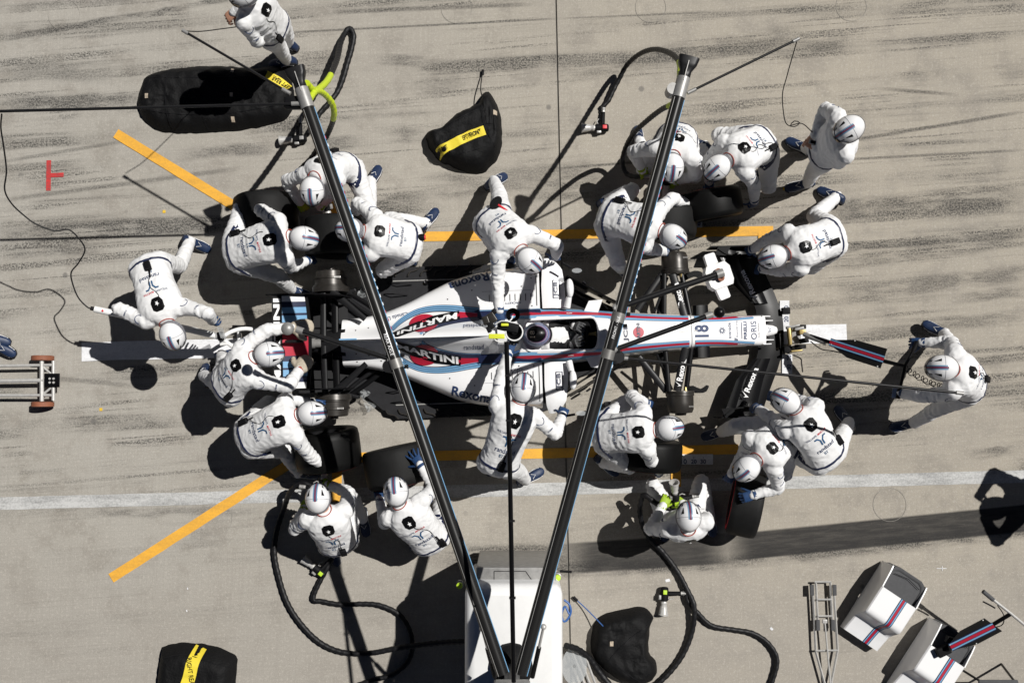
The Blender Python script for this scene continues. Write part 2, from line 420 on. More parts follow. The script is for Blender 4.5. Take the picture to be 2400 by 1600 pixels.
    # the skid marks one can point at: two photo points, half width, strength, solid share, soft edge
    bands = [((0, 244), (340, 236), 18, 0.9, 0.35, 10), ((0, 552), (575, 520), 20, 0.95, 0.35, 12), ((0, 92), (560, -6), 7, 0.85, 0.25, 6),
             ((1320, 1309), (1720, 1283), 35, 0.94, 0.9, 6), ((1690, 1285), (2600, 1194), 31, 0.97, 0.9, 5), ((1030, 1310), (1360, 1306), 30, 0.9, 0.3, 12), ((1100, 1340), (1720, 1318), 17, 0.9, 0.25, 16), ((1690, 1318), (2500, 1232), 15, 0.9, 0.25, 16), ((760, 30), (1250, 10), 5, 0.7, 0.2, 5),
             ((650, 78), (1310, 44), 2.5, 0.8, 0.5, 2), ((1310, 44), (1700, 28), 2.0, 0.6, 0.5, 2), ((1300, 395), (1900, 350), 3, 0.85, 0.5, 3),
             ((1900, 345), (2400, 262), 4, 0.8, 0.4, 4), ((1960, 375), (2400, 352), 3, 0.75, 0.4, 3), ((1930, 500), (2400, 455), 26, 0.75, 0.15, 14),
             ((1950, 620), (2400, 560), 16, 0.6, 0.1, 14), ((1320, 175), (1900, 75), 22, 0.55, 0.1, 22), ((2060, 208), (2240, 222), 4, 0.8, 0.3, 4),
             ((930, 960), (1300, 905), 14, 0.5, 0.15, 12), ((2270, 1065), (2400, 1055), 12, 0.8, 0.3, 6), ((0, 470), (560, 395), 5, 0.6, 0.2, 6),
             ((990, 440), (1420, 405), 30, 0.55, 0.1, 18), ((200, 1202), (620, 1196), 8, 0.5, 0.3, 10), ((1900, 800), (2400, 740), 14, 0.6, 0.12, 12),
             ((1980, 900), (2400, 835), 10, 0.55, 0.1, 10), ((420, 1268), (520, 1262), 20, 0.42, 0.4, 8), ((0, 380), (300, 330), 4, 0.55, 0.3, 4),
             ((700, 345), (860, 330), 16, 0.7, 0.15, 10), ((430, 360), (660, 345), 14, 0.7, 0.15, 12), ((60, 880), (330, 905), 5, 0.5, 0.2, 5),
             ((815, 505), (1015, 468), 26, 0.85, 0.15, 14), ((540, 530), (720, 520), 30, 0.85, 0.15, 14), ((900, 312), (1000, 318), 15, 0.8, 0.15, 10), ((880, 140), (1010, 148), 13, 0.75, 0.15, 9),
             ((955, 205), (1100, 195), 22, 0.5, 0.15, 14), ((1225, 445), (1430, 425), 30, 0.65, 0.15, 16), ((1940, 585), (2420, 548), 9, 0.75, 0.2, 7), ((1960, 690), (2420, 640), 18, 0.65, 0.15, 14),
             ((0, 592), (240, 586), 13, 0.7, 0.15, 9), ((160, 662), (350, 650), 12, 0.55, 0.15, 10), ((280, 872), (600, 850), 13, 0.7, 0.15, 10), ((2000, 480), (2240, 468), 10, 0.85, 0.2, 7),
             ((1840, 130), (2010, 90), 16, 0.6, 0.15, 14), ((0, 160), (260, 175), 22, 0.5, 0.1, 18), ((650, 300), (780, 312), 14, 0.75, 0.15, 10), ((2240, 700), (2420, 680), 12, 0.7, 0.15, 9), ((0, 20), (420, -10), 10, 0.5, 0.1, 10), ((760, 960), (900, 940), 20, 0.6, 0.15, 12)]
    wobn = t.nodes.new('ShaderNodeTexNoise'); wobn.inputs['Scale'].default_value = 3.0; wobn.inputs['Detail'].default_value = 2
    L.new(tc.outputs['Object'], wobn.inputs[0])
    wv = t.nodes.new('ShaderNodeVectorMath'); wv.operation = 'MULTIPLY_ADD'; wv.inputs[1].default_value = (0.0, 0.08, 0); L.new(wobn.outputs['Color'], wv.inputs[0])
    wv2 = t.nodes.new('ShaderNodeVectorMath'); wv2.operation = 'ADD'; wv2.inputs[1].default_value = (0, -0.04, 0); L.new(tc.outputs['Object'], wv2.inputs[0])
    L.new(wv2.outputs[0], wv.inputs[2])
    brk = noise_(1.0, 3, 0.6, (2.2, 9, 1), R(-3), (2, 9, 0)); brks = step_(brk, 0.36, 0.56, 0.3, 1.0)
    acc = {0: None, 1: None, 2: None}
    for a, c, hw, stg, solid, soft in bands:
        A = P(*a); C_ = P(*c); d = (C_ - A).normalized(); ln = (C_ - A).length; k = 1 / 220.0
        mp = t.nodes.new('ShaderNodeMapping'); mp.vector_type = 'TEXTURE'
        mp.inputs['Location'].default_value = ((A + C_) / 2)[:]; mp.inputs['Rotation'].default_value = (0, 0, math.atan2(d.y, d.x))
        L.new((tc.outputs['Object'] if (hw < 6 or solid >= .8) else wv.outputs[0]), mp.inputs[0])
        ab = t.nodes.new('ShaderNodeVectorMath'); ab.operation = 'ABSOLUTE'; L.new(mp.outputs[0], ab.inputs[0])
        mr = t.nodes.new('ShaderNodeMapRange'); mr.data_type = 'FLOAT_VECTOR'; mr.interpolation_type = 'SMOOTHSTEP'
        L.new(ab.outputs[0], mr.inputs['Vector'])
        vi = {q.identifier: q for q in mr.inputs}
        vi['From_Min_FLOAT3'].default_value = (ln / 2 - 0.35, max(0.0, hw * k - soft * k * .6), 0)
        vi['From_Max_FLOAT3'].default_value = (ln / 2 + 0.15, hw * k + soft * k * .6, 1)
        vi['To_Min_FLOAT3'].default_value = (1, stg, 0); vi['To_Max_FLOAT3'].default_value = (0, 0, 1)
        sx = t.nodes.new('ShaderNodeSeparateXYZ'); L.new(mr.outputs['Vector'], sx.inputs[0])
        q = math_('MULTIPLY', sx.outputs[0], sx.outputs[1])
        kk = 1 if solid >= 0.8 else (2 if hw < 6 else 0)
        acc[kk] = q if acc[kk] is None else math_('MAXIMUM', acc[kk], q)
    soft_m = math_('MULTIPLY', math_('MULTIPLY', acc[0], brks), math_('MULTIPLY_ADD', grain, 0.62, 0.40))
    col = mix_(soft_m, col, (0.035, 0.034, 0.033))
    thin_m = math_('MULTIPLY', acc[2], math_('MULTIPLY_ADD', grain, 0.5, 0.5))
    col = mix_(thin_m, col, (0.045, 0.043, 0.04))
    wear = noise_(1.0, 4, 0.7, (3, 26, 1), R(-5), (8, 1, 0))
    solid_m = math_('MULTIPLY', acc[1], step_(wear, 0.35, 0.7, 1.0, 0.9))
    solid_m = math_('MULTIPLY', solid_m, step_(speck, 0.62, 0.72, 1.0, 0.78))
    col = mix_(solid_m, col, (0.024, 0.023, 0.023))
    # oil spots
    vo = t.nodes.new('ShaderNodeTexVoronoi'); vo.inputs['Scale'].default_value = 1.9; L.new(tc.outputs['Object'], vo.inputs[0])
    sp = math_('MULTIPLY', step_(vo.outputs['Distance'], 0.075, 0.045), step_(noise_(0.9, 2, 0.5, loc=(4, 4, 0)), 0.5, 0.56))
    col = mix_(math_('MULTIPLY', sp, 0.6), col, (0.11, 0.105, 0.1))
    L.new(col, b.inputs['Base Color'])
concrete()
mat('joint_fill', (0.16, 0.15, 0.135), 0.9)

g = MB(); g.add([(-300, -300, -0.018), (300, -300, -0.018), (300, 300, -0.018), (-300, 300, -0.018)], [(0, 1, 2, 3)])
tag(g.build('ground', 'joint_fill', smooth=False), kind='structure')
J0, J1 = P(1303, 0), P(1336, 1500)
jd = (J1 - J0).normalized(); far0 = J0 - jd * 300; far1 = J0 + jd * 300
for sgn, nm in ((-1, 'concrete_slab'), (1, 'concrete_slab')):
    q = Vector((0.009 * sgn, 0, 0)); e = Vector((300.0 * sgn, 0, 0))
    mb = MB(); pts = [far0 + q, far1 + q, far1 + e, far0 + e]
    mb.add([(p.x, p.y, 0) for p in pts], [(0, 1, 2, 3) if sgn > 0 else (3, 2, 1, 0)])
    mb.add([(far0.x + q.x, far0.y, 0), (far1.x + q.x, far1.y, 0), (far1.x + q.x, far1.y, -0.018), (far0.x + q.x, far0.y, -0.018)], [(0, 1, 2, 3)])
    tag(mb.build(nm, 'concrete', smooth=False), kind='structure')

def line_mark(a, c, wpx, material, name, label, cat, z=0.004, group=None):
    A = P(*a); C_ = P(*c); d = (C_ - A).normalized(); n = Vector((-d.y, d.x, 0)) * (wpx / 220.0 / 2)
    N = max(2, int((C_ - A).length / 0.15)); rows = []
    for i in range(N + 1):
        p = A.lerp(C_, i / N); jt = [0.0035 * noise.noise(p * 6 + Vector((q, 0, 0))) for q in (0, 40)]
        rows.append([(p.x + n.x * (1 + jt[0] * 20), p.y + n.y * (1 + jt[0] * 20), z), (p.x - n.x * (1 + jt[1] * 20), p.y - n.y * (1 + jt[1] * 20), z)])
    o = MB().grid(rows).build(name, material, smooth=False)
    if label is None: return o
    return tag(o, label, cat, group)
def road_mark(*a, **k):
    o = line_mark(*a, **k); o['kind'] = 'structure'; return o
def smark(a, c, wpx, material, name, z=0.004):
    return tag(line_mark(a, c, wpx, material, name, None, None, z), kind='structure')
smark((-60, 1181), (2460, 1114), 29, 'paint_road', 'road_line')
smark((192, 824), (1984, 781), 44, 'paint_white', 'centre_strip', 0.008)
smark((975, 555), (1812, 541), 23, 'paint_orange', 'box_line', 0.008)
smark((820, 1072), (1730, 1052), 23, 'paint_orange', 'box_line', 0.008)
smark((272, 313), (600, 514), 23, 'paint_orange', 'guide_line', 0.008)
smark((261, 1354), (690, 1079), 23, 'paint_orange', 'guide_line', 0.008)
smark((790, 1082), (790, 1175), 23, 'paint_orange', 'tyre_line', 0.012)
smark((1583, 1060), (1584, 1140), 23, 'paint_orange', 'tyre_line', 0.012)
smark((784, 470), (787, 560), 23, 'paint_orange', 'tyre_line', 0.012)
smark((1786, 545), (1788, 574), 20, 'paint_orange', 'tyre_line', 0.012)
smark((115, 376), (114, 447), 11, 'tape_red', 'tape_mark', 0.006)
smark((119, 411), (150, 410), 10, 'tape_red', 'tape_mark', 0.009)
for x, y in ((385, 496), (237, 959), (1838, 443)): smark((x - 3.5, y), (x + 3.5, y), 7, 'paint_yellow', 'corner_mark', 0.006)
def gauge(rect, marks, ang, label):
    x0, y0, x1, y1 = rect; z = 0.016
    A = [P(x0, y0, z), P(x1, y0, z), P(x1, y1, z), P(x0, y1, z)]; c = sum(A, Vector()) / 4
    root = empty('gauge_plate', (c.x, c.y, 0), label, 'gauge plate', 'measuring plates stuck on the ground')
    MB().prism([(p.x, p.y) for p in A], 0.0125, z).build('plate', 'paint_white', root, smooth=False)
    for key, px, py, wd in marks:
        q = P(px, py, z); v, f = text2d(key, wd, (q.x, q.y), ang)
        MB().add([(x, y, z + 0.003) for x, y in v], f).build('numeral', 'print_navy', root, smooth=False)
        dx, dy = (0, 0.038) if ang == 0 else (-0.038, 0)
        hs = (0.004, 0.03) if ang == 0 else (0.03, 0.004)
        MB().add([(q.x + dx + sx * hs[0] / 2, q.y + dy + sy * hs[1] / 2, z + 0.003) for sx, sy in ((-1, -1), (1, -1), (1, 1), (-1, 1))], [(0, 1, 2, 3)]).build('tick', 'print_navy', root, smooth=False)
gauge((1584, 1064, 1671, 1088), [('10', 1603, 1081, .06), ('20', 1626, 1081, .06), ('30', 1648, 1081, .06)], 0, 'white plate reading 10 20 30 beside the orange line near the white road line')
gauge((1626, 511, 1646, 533), [('10', 1636, 524, .05)], 0, 'small white plate end beside the orange line, under the tyres of two fitters')
gauge((1828, 704, 1850, 764), [('30', 1843, 723, .06), ('20', 1843, 748, .06)], R(90), 'white plate beside the front wing on the side of the white signal box')
gauge((1833, 830, 1857, 879), [('20', 1849, 838, .06), ('30', 1849, 860, .06)], R(90), 'white plate beside the front wing under the long thin overhead pole')
# thin core-drill circles in the concrete
mat('crack', (0.27, 0.255, 0.23), 0.9)
for x, y, r in ((150, 35, 37), (505, 1216, 38), (2085, 1182, 38), (1070, 20, 36), (1525, 18, 36), (1995, 15, 36), (-28, 1218, 37)):
    c = P(x, y); rr = r / 220.0; mb = MB(); n = 64
    rows = [[(c.x + math.cos(2 * math.pi * i / n) * q, c.y + math.sin(2 * math.pi * i / n) * q, 0.0045) for q in (rr, rr + 0.0035)] for i in range(n + 1)]
    tag(mb.grid(rows).build('drilled_circle', 'crack', smooth=False), kind='structure')
# scraps of white tape and paper on the concrete
for x, y, a_, b_ in ((1565, 1359, .05, .03), (1808, 1472, .025, .035), (2207, 1331, .11, .006), (2208, 1331, .006, .05), (440, 1378, .012, .02), (438, 1430, .012, .02)):
    c = P(x, y); th = x * .7 % 1.5 - .3 if a_ < .1 and b_ < .05 else 0
    cs, sn = math.cos(th), math.sin(th)
    tag(MB().add([(c.x + cs * sx * a_ / 2 - sn * sy * b_ / 2, c.y + sn * sx * a_ / 2 + cs * sy * b_ / 2, 0.005) for sx, sy in ((-1, -1), (1, -1), (.8, 1), (-1, .9))], [(0, 1, 2, 3)]).build('tape_scrap', 'paint_white', smooth=False), kind='structure')
# ============================================================ people: shared pieces
def helm_pt(th, ph, k=0.0):
    """helmet shell: th = elevation, ph = azimuth (0 = front). local x forward, y left, z up"""
    ct, st = math.cos(th), math.sin(th); cx, cy = math.cos(ph), math.sin(ph)
    x = ct * cx; y = ct * cy; z = st
    rx = 0.148 if x > 0 else 0.143
    px = x * rx; py = y * 0.121; pz = z * (0.138 if z > 0 else 0.125)
    if z < 0:
        f = 1 - 0.20 * (-z) ** 1.5
        py *= f; px *= f if x < 0 else 1 - 0.02 * -z
    pz += -0.02 * max(0, -x) * (1 if z < 0 else 0)
    p = Vector((px, py, pz)); n = Vector((px / rx ** 2, py / 0.121 ** 2, pz / 0.135 ** 2)).normalized()
    return p + n * k
def helm_patch(mb, th0, th1, ph0, ph1, k, nt_=8, np_=12):
    rows = [[helm_pt(th0 + (th1 - th0) * i / nt_, ph0 + (ph1 - ph0) * j / np_, k) for j in range(np_ + 1)] for i in range(nt_ + 1)]
    return mb.grid(rows)
def over_top(mb, a0, a1, yc, hw, k, n=16):
    """ribbon running from the forehead back over the crown: angle 0 = front, 90 = crown"""
    rows = []
    for i in range(n + 1):
        a = a0 + (a1 - a0) * i / n; row = []
        for y in (yc - hw, yc, yc + hw):
            x, z = math.cos(a), math.sin(a); q = max(-0.95, min(0.95, y / 0.121)); s = math.sqrt(1 - q * q)
            rx = 0.148 if x > 0 else 0.143
            p = Vector((x * s * rx, y, z * s * 0.138)); nn = Vector((p.x / rx ** 2, p.y / 0.121 ** 2, p.z / 0.138 ** 2)).normalized()
            row.append(p + nn * k)
        rows.append(row)
    return mb.grid(rows)
def shell_mb():
    mb = MB(); rings = []
    for i in range(19):
        th = -math.pi / 2 * 0.62 + (math.pi / 2 * 0.62 + math.pi / 2 * 0.985) * i / 18
        rings.append([helm_pt(th, 2 * math.pi * j / 32) for j in range(32)])
    mb.loft(rings); return mb
PROTO = {}
def proto(name, mb, material):
    me = bpy.data.meshes.new(name); me.from_pydata([p[:] for p in mb.v], [], mb.f); me.update()
    me.polygons.foreach_set('use_smooth', [True] * len(me.polygons)); me.set_sharp_from_angle(angle=R(45))
    me.materials.append(M(material)); PROTO[name] = me; return me
proto('shell', shell_mb(), 'helmet_white')
mb = MB(); over_top(mb, R(6), R(106), 0, 0.0215, 0.0012); proto('stripe_blue', mb, 'stripe_grey_blue')
mb = MB(); over_top(mb, R(6), R(108), -0.0082, 0.0022, 0.0016); over_top(mb, R(6), R(108), 0.0082, 0.0022, 0.0016); proto('stripe_navy', mb, 'navy')
mb = MB(); over_top(mb, R(6), R(108), 0, 0.0048, 0.002); proto('stripe_red', mb, 'stripe_maroon')
VENTS = []
for s in (-1, 1):
    for n_, (a0, a1, y0, h) in enumerate(((28, 44, .052, .007), (56, 84, .058, .011))):
        rows = []
        for i in range(7):
            a = R(a0 + (a1 - a0) * i / 6); sub = MB(); over_top(sub, a, a + .01, s * (y0 + 0.012 * i / 6), h * (0.15 + i / 6), 0.0015, 1); rows.append([p.copy() for p in sub.v[:3]])
        proto('vent%d%d' % (s, n_), MB().grid(rows), 'black'); VENTS.append('vent%d%d' % (s, n_))
mb = MB(); helm_patch(mb, R(-22), R(24), R(-62), R(62), 0.006, 8, 18); proto('goggles', mb, 'visor')
mb = MB(); helm_patch(mb, R(-3), R(13), R(62), R(298), 0.003, 4, 30); proto('goggle_strap', mb, 'strap_grey')
mb = MB(); rows = []
for i in range(31):
    q = R(-14 + 208 * i / 30); row = []
    for x in (-.020, -.0165):
        k = math.sqrt(1 - (x / .143) ** 2); row.append(Vector((x, math.cos(q) * .1218 * k, math.sin(q) * .1388 * k)))
    rows.append(row)
mb.grid(rows); proto('seam', mb, 'strap_grey')
# a face inside the helmet: brow, nose, mouth, chin
mb = MB(); mb.ell((0.035, 0, -0.03), (0.085, 0.072, 0.105)); mb.ell((0.122, 0, -0.045), (0.022, 0.014, 0.026)); mb.ell((0.108, 0, -0.085), (0.016, 0.026, 0.009)); mb.ell((0.09, 0, -0.118), (0.025, 0.03, 0.02))
proto('face', mb, 'skin')

def helmet(parent, pos, fwd, roll=0.0, driver=False):
    f = fwd.normalized(); up = Vector((0, 0, 1)); u = up - f * f.dot(up)
    if u.length < 1e-3: u = Vector((1, 0, 0))
    u.normalize(); l = u.cross(f)
    if roll: u = Matrix.Rotation(roll, 3, f) @ u; l = u.cross(f)
    m = Matrix((f, l, u)).transposed().to_4x4()
    def put(name, key, par, mt=None):
        o = bpy.data.objects.new(name, PROTO[key]); COL.objects.link(o); o.parent = par
        if mt:
            o.material_slots[0].link = 'OBJECT'; o.material_slots[0].material = M(mt)
        return o
    h = put('helmet', 'shell', parent, 'driver_silver' if driver else None)
    h.matrix_basis = Matrix.Translation(pos - parent_loc(parent)) @ m @ Matrix.Scale(0.99, 4)
    if not driver:
        for nm, k in (('stripe', 'stripe_blue'), ('stripe', 'stripe_navy'), ('stripe', 'stripe_red'), ('goggles', 'goggles'), ('goggle_strap', 'goggle_strap'), ('seam', 'seam')) + tuple(('vent', v) for v in VENTS):
            put(nm, k, h)
        fc = put('face', 'face', parent); fc.matrix_basis = h.matrix_basis.copy()
    return h

# gloved hands: wrist at the origin, fingers along +x, palm facing -z, thumb on +y
PENDING = []
def remesh_obj(mb, name, voxel, smooth=2):
    me = bpy.data.meshes.new(name); me.from_pydata([p[:] for p in mb.v], [], mb.f); me.update()
    o = bpy.data.objects.new(name, me); COL.objects.link(o)
    r = o.modifiers.new('r', 'REMESH'); r.mode = 'VOXEL'; r.voxel_size = voxel
    if smooth:
        s = o.modifiers.new('s', 'SMOOTH'); s.iterations = smooth; s.factor = 0.5
    return o
def hand_mb(curl, spread, thumb):
    mb = MB()
    def chain(p0, d, bend, lens, r):
        p = Vector(p0); d = Vector(d).normalized(); pts = [p.copy()]; ax = Vector((d.y, -d.x, 0)).normalized() * -1
        for L_, b_ in zip(lens, bend):
            d = Matrix.Rotation(b_, 3, ax) @ d; p = p + d * L_; pts.append(p.copy())
        mb.tube(pts, [r * 1.08, r, r * .95, r * .82][:len(pts)], 8)
        for q, rr in zip(pts, (1.08, 1, .95, .82)): mb.ell(q, (r * rr,) * 3, None, 8, 6)
    # palm
    mb.loft([[(x, y * wy, z * hz + 0.004 * (1 - x / .09)) for y, z in [(math.cos(a), math.sin(a)) for a in [2 * math.pi * k / 14 for k in range(14)]]] for x, wy, hz in ((-.03, .032, .026), (0, .034, .026), (.03, .043, .022), (.065, .046, .019), (.092, .043, .015))])
    for y, ln, sp in ((.034, .93, .28), (.012, 1.0, .08), (-.011, .95, -.1), (-.033, .76, -.3)):
        b = [curl * .7, curl * 1.0, curl * .8]
        chain((.082, y, 0), (1, sp * spread, 0), b, (.042 * ln, .028 * ln, .024 * ln), .0098)
    td = Vector((math.cos(thumb), math.sin(thumb), -.35))
    chain((.018, .032, -.004), td, [0.05, curl * .35, curl * .4], (.04, .032, .026), .0115)
    return mb
for nm, cu, sp, th in (('grip', 0.85, .5, R(35)), ('open', 0.16, 1.5, R(55)), ('flat', 0.35, .7, R(40))):
    PENDING.append((nm, remesh_obj(hand_mb(cu, sp, th), 'hand_' + nm, 0.0038, 1)))
mb = MB(); mb.loft([[(x, y * wy, z * hz) for y, z in [(math.cos(a), math.sin(a)) for a in [2 * math.pi * k / 14 for k in range(14)]]] for x, wy, hz in ((-.02, .05, .045), (.02, .07, .05), (.08, .082, .055), (.14, .078, .05), (.185, .055, .035), (.2, .02, .015))])
mb.tube([(.03, .05, 0), (.07, .1, -.01), (.1, .115, -.01)], [.03, .028, .022], 10); mb.ell((.105, .117, -.01), (.024,) * 3, None, 8, 6)
PENDING.append(('mitt', remesh_obj(mb, 'hand_mitt', 0.007, 1)))
# boot: ankle above the origin, toe along +x
def boot():
    mb = MB(); rings = []
    for x, w_, h0, h1 in ((-.085, .012, .02, .05), (-.08, .03, .012, .085), (-.06, .037, .01, .135), (-.02, .04, .01, .15), (.02, .041, .01, .145), (.06, .043, .01, .105), (.11, .047, .01, .078), (.155, .046, .01, .062), (.19, .034, .012, .05), (.205, .012, .018, .038)):
        r = []
        for k in range(14):
            a = 2 * math.pi * k / 14; c, s = math.cos(a), math.sin(a)
            r.append((x, w_ * (abs(c) ** .8) * (1 if c > 0 else -1), (h0 + h1) / 2 + (h1 - h0) / 2 * (abs(s) ** .8) * (1 if s > 0 else -1)))
        rings.append(r)
    return mb.loft(rings)
proto('boot', boot(), 'shoe_blue')
mb = MB(); out = []
for x, w_ in ((-.088, .016), (-.075, .036), (-.03, .041), (.03, .04), (.08, .046), (.13, .05), (.175, .045), (.203, .022)): out.append((x, w_))
mb.loft([[(x * k2, y * k2, z) for x, y in [(a, b) for a, b in out] + [(a, -b) for a, b in reversed(out)]] for z, k2 in ((0.0, .98), (.008, 1.0), (.018, .99))]); proto('sole', mb, 'sole')
mb = MB()
for s in (-1, 1):
    mb.tube([(-.05, s * .041, .04), (0, s * .044, .075), (.05, s * .044, .055), (.11, s * .049, .04), (.17, s * .043, .035)], .0028, 5)
mb.tube([(.07, -.025, .103), (.11, 0, .081), (.07, .025, .103)], .0025, 5)
proto('boot_line', mb, 'print_white')

# ------------------------------------------------------------ the body
def ik(a, c, l1, l2, hint):
    d = c - a; D = d.length; mx = (l1 + l2) * 0.998
    if D > mx: c = a + d * (mx / D); d = c - a; D = mx
    D = max(D, abs(l1 - l2) + 0.02)
    u = d.normalized(); x = (l1 * l1 - l2 * l2 + D * D) / (2 * D); h = math.sqrt(max(0, l1 * l1 - x * x))
    e1 = u.orthogonal().normalized(); e2 = u.cross(e1); best = None
    for k in range(72):
        q = 2 * math.pi * k / 72; p = a + u * x + (e1 * math.cos(q) + e2 * math.sin(q)) * h
        s = 0.0
        if hint is not None:
            pr = proj(p); s = math.hypot(pr[0] - hint[0], pr[1] - hint[1])
            if len(hint) > 2: s += abs(p.z - hint[2]) * 150
        if p.z < 0.07: s += (0.07 - p.z) * 2000
        if best is None or s < best[0]: best = (s, p)
    return best[1], c
def J(q):
    return q.copy() if isinstance(q, Vector) else P(*q)
def blob_tube(mb, pts, rad, seg=12):
    mb.tube(pts, rad, seg)
    for p, r in zip(pts, rad): mb.ell(p, (r, r, r), None, 10, 8)
def ease(a, b, t): return a + (b - a) * t
PEOPLE = []
def person(label, spec, group='pit crew in white suits around the car', name='person'):
    S = spec; pel = J(S['pel']); neck = J(S['neck']); head = J(S['head'])
    hv_ = head - neck
    neck = head - hv_.normalized() * S.get('nl', 0.155)
    up = (neck - pel); tl = up.length
    L_ = 0.52
    up.normalize()
    pel = neck - up * max(0.47, min(0.66, tl))
    shl = J((*S['sh'][0], neck.z)) - J((*S['sh'][1], neck.z)) if not isinstance(S['sh'][0], Vector) else S['sh'][0] - S['sh'][1]
    if len(S['sh']) > 2: shl.z += S['sh'][2]
    lat = shl - up * shl.dot(up); lat.normalize()          # right -> left
    fwd = lat.cross(up).normalized(); back = -fwd
    hl = lat
    if 'hip' in S:
        hv = P(*S['hip'][0], pel.z) - P(*S['hip'][1], pel.z); hl = (hv - up * hv.dot(up) * .5).normalized()
    sc = S.get('scale', 1.0)
    bend = S.get('bend', 0.07)
    mid = (pel + neck) / 2 + back * bend
    def spine(t): return pel * (1 - t) ** 2 + mid * 2 * t * (1 - t) + neck * t * t
    def tang(t): return ((mid - pel) * (1 - t) + (neck - mid) * t).normalized()
    mb = MB(); rings = []
    for t, w_, d_ in ((-.2, .105, .10), (-.08, .182, .145), (.06, .196, .152), (.22, .186, .142), (.42, .190, .140), (.62, .206, .148), (.80, .210, .144), (.92, .165, .120), (1.0, .085, .085), (1.06, .06, .062)):
        c = spine(max(0, min(1, t))) + tang(max(0, min(1, t))) * ((t if t < 0 else max(0, t - 1)) * L_)
        T = tang(max(0, min(1, t))); la = (hl * (1 - max(0, min(1, t))) + lat * max(0, min(1, t)))
        la = (la - T * la.dot(T)).normalized(); fo = la.cross(T)
        rr = []
        for k in range(20):
            a = 2 * math.pi * k / 20; ca, sa = math.cos(a), math.sin(a)
            rr.append(c + la * (w_ * S.get('tw', 1.0) * (abs(ca) ** .85) * (1 if ca > 0 else -1)) + fo * (d_ * (abs(sa) ** .85) * (1 if sa > 0 else -1)))
        rings.append(rr)
    mb.loft(rings)
    hdir = S['face']
    bones = [(pel, neck)]
    joints = []
    sh = {}; hp = {}; info = dict(hands={}, feet={})
    for side, sg in (('L', 1), ('R', -1)):
        s = neck - up * 0.085 + lat * (sg * S.get('shw', 0.186)) + fwd * 0.01; sh[side] = s
        el_h = S.get('el' + side); ha = J(S['ha' + side][:3])
        el, ha = ik(s, ha, 0.285, 0.265, el_h)
        blob_tube(mb, [s - lat * sg * .04, s, s.lerp(el, .5), el], [.088, .084, .067, .058])
        blob_tube(mb, [el, el.lerp(ha, .35), ha], [.058, .056, .044])
        bones += [(s, el), (el, ha)]; joints.append(el)
        info['hands'][side] = (el, ha)
        h = pel - up * 0.02 + hl * (sg * 0.095); hp[side] = h
        an = J(S['an' + side][:3]); kn, an = ik(h, an, 0.43, 0.42, S.get('kn' + side))
        blob_tube(mb, [h, h.lerp(kn, .25), h.lerp(kn, .6), kn], [.118, .110, .090, .074])
        blob_tube(mb, [kn, kn.lerp(an, .4), an], [.074, .070, .056])
        bones += [(h, kn), (kn, an)]; joints.append(kn)
        info['feet'][side] = (kn, an)
    ob = remesh_obj(mb, 'body', 0.0125, 3)
    info.update(S=S, ob=ob, label=label, group=group, name=name, spine=spine, tang=tang, lat=lat, hl=hl, fwd=fwd, back=back, up=up, pel=pel, neck=neck, head=head, sh=sh, bones=bones, joints=joints)
    PEOPLE.append(info)
    return info

def star2d(s, at=(0, 0)):
    pts = []
    for k in range(10):
        a = math.pi / 2 + k * math.pi / 5; r = s if k % 2 == 0 else s * .42
        pts.append((at[0] + r * math.cos(a), at[1] + r * math.sin(a) * 1.1))
    return poly2d(pts, 1)
def emblem2d(s, at):
    """two mirrored hooks of the sponsor mark on the back"""
    out = []
    for m_ in (-1, 1):
        p = [(.06, .0), (.30, .0), (.30, -.42), (.52, -.42)] if False else None
        a = [(.05, -.45), (.05, .05), (.30, .36), (.60, .36), (.60, .23), (.36, .23), (.18, .0), (.18, -.45)]
        out.append(poly2d([(at[0] + m_ * x * s, at[1] + y * s) for x, y in (a if m_ > 0 else a[::-1])], .05))
    return join2d(*out)

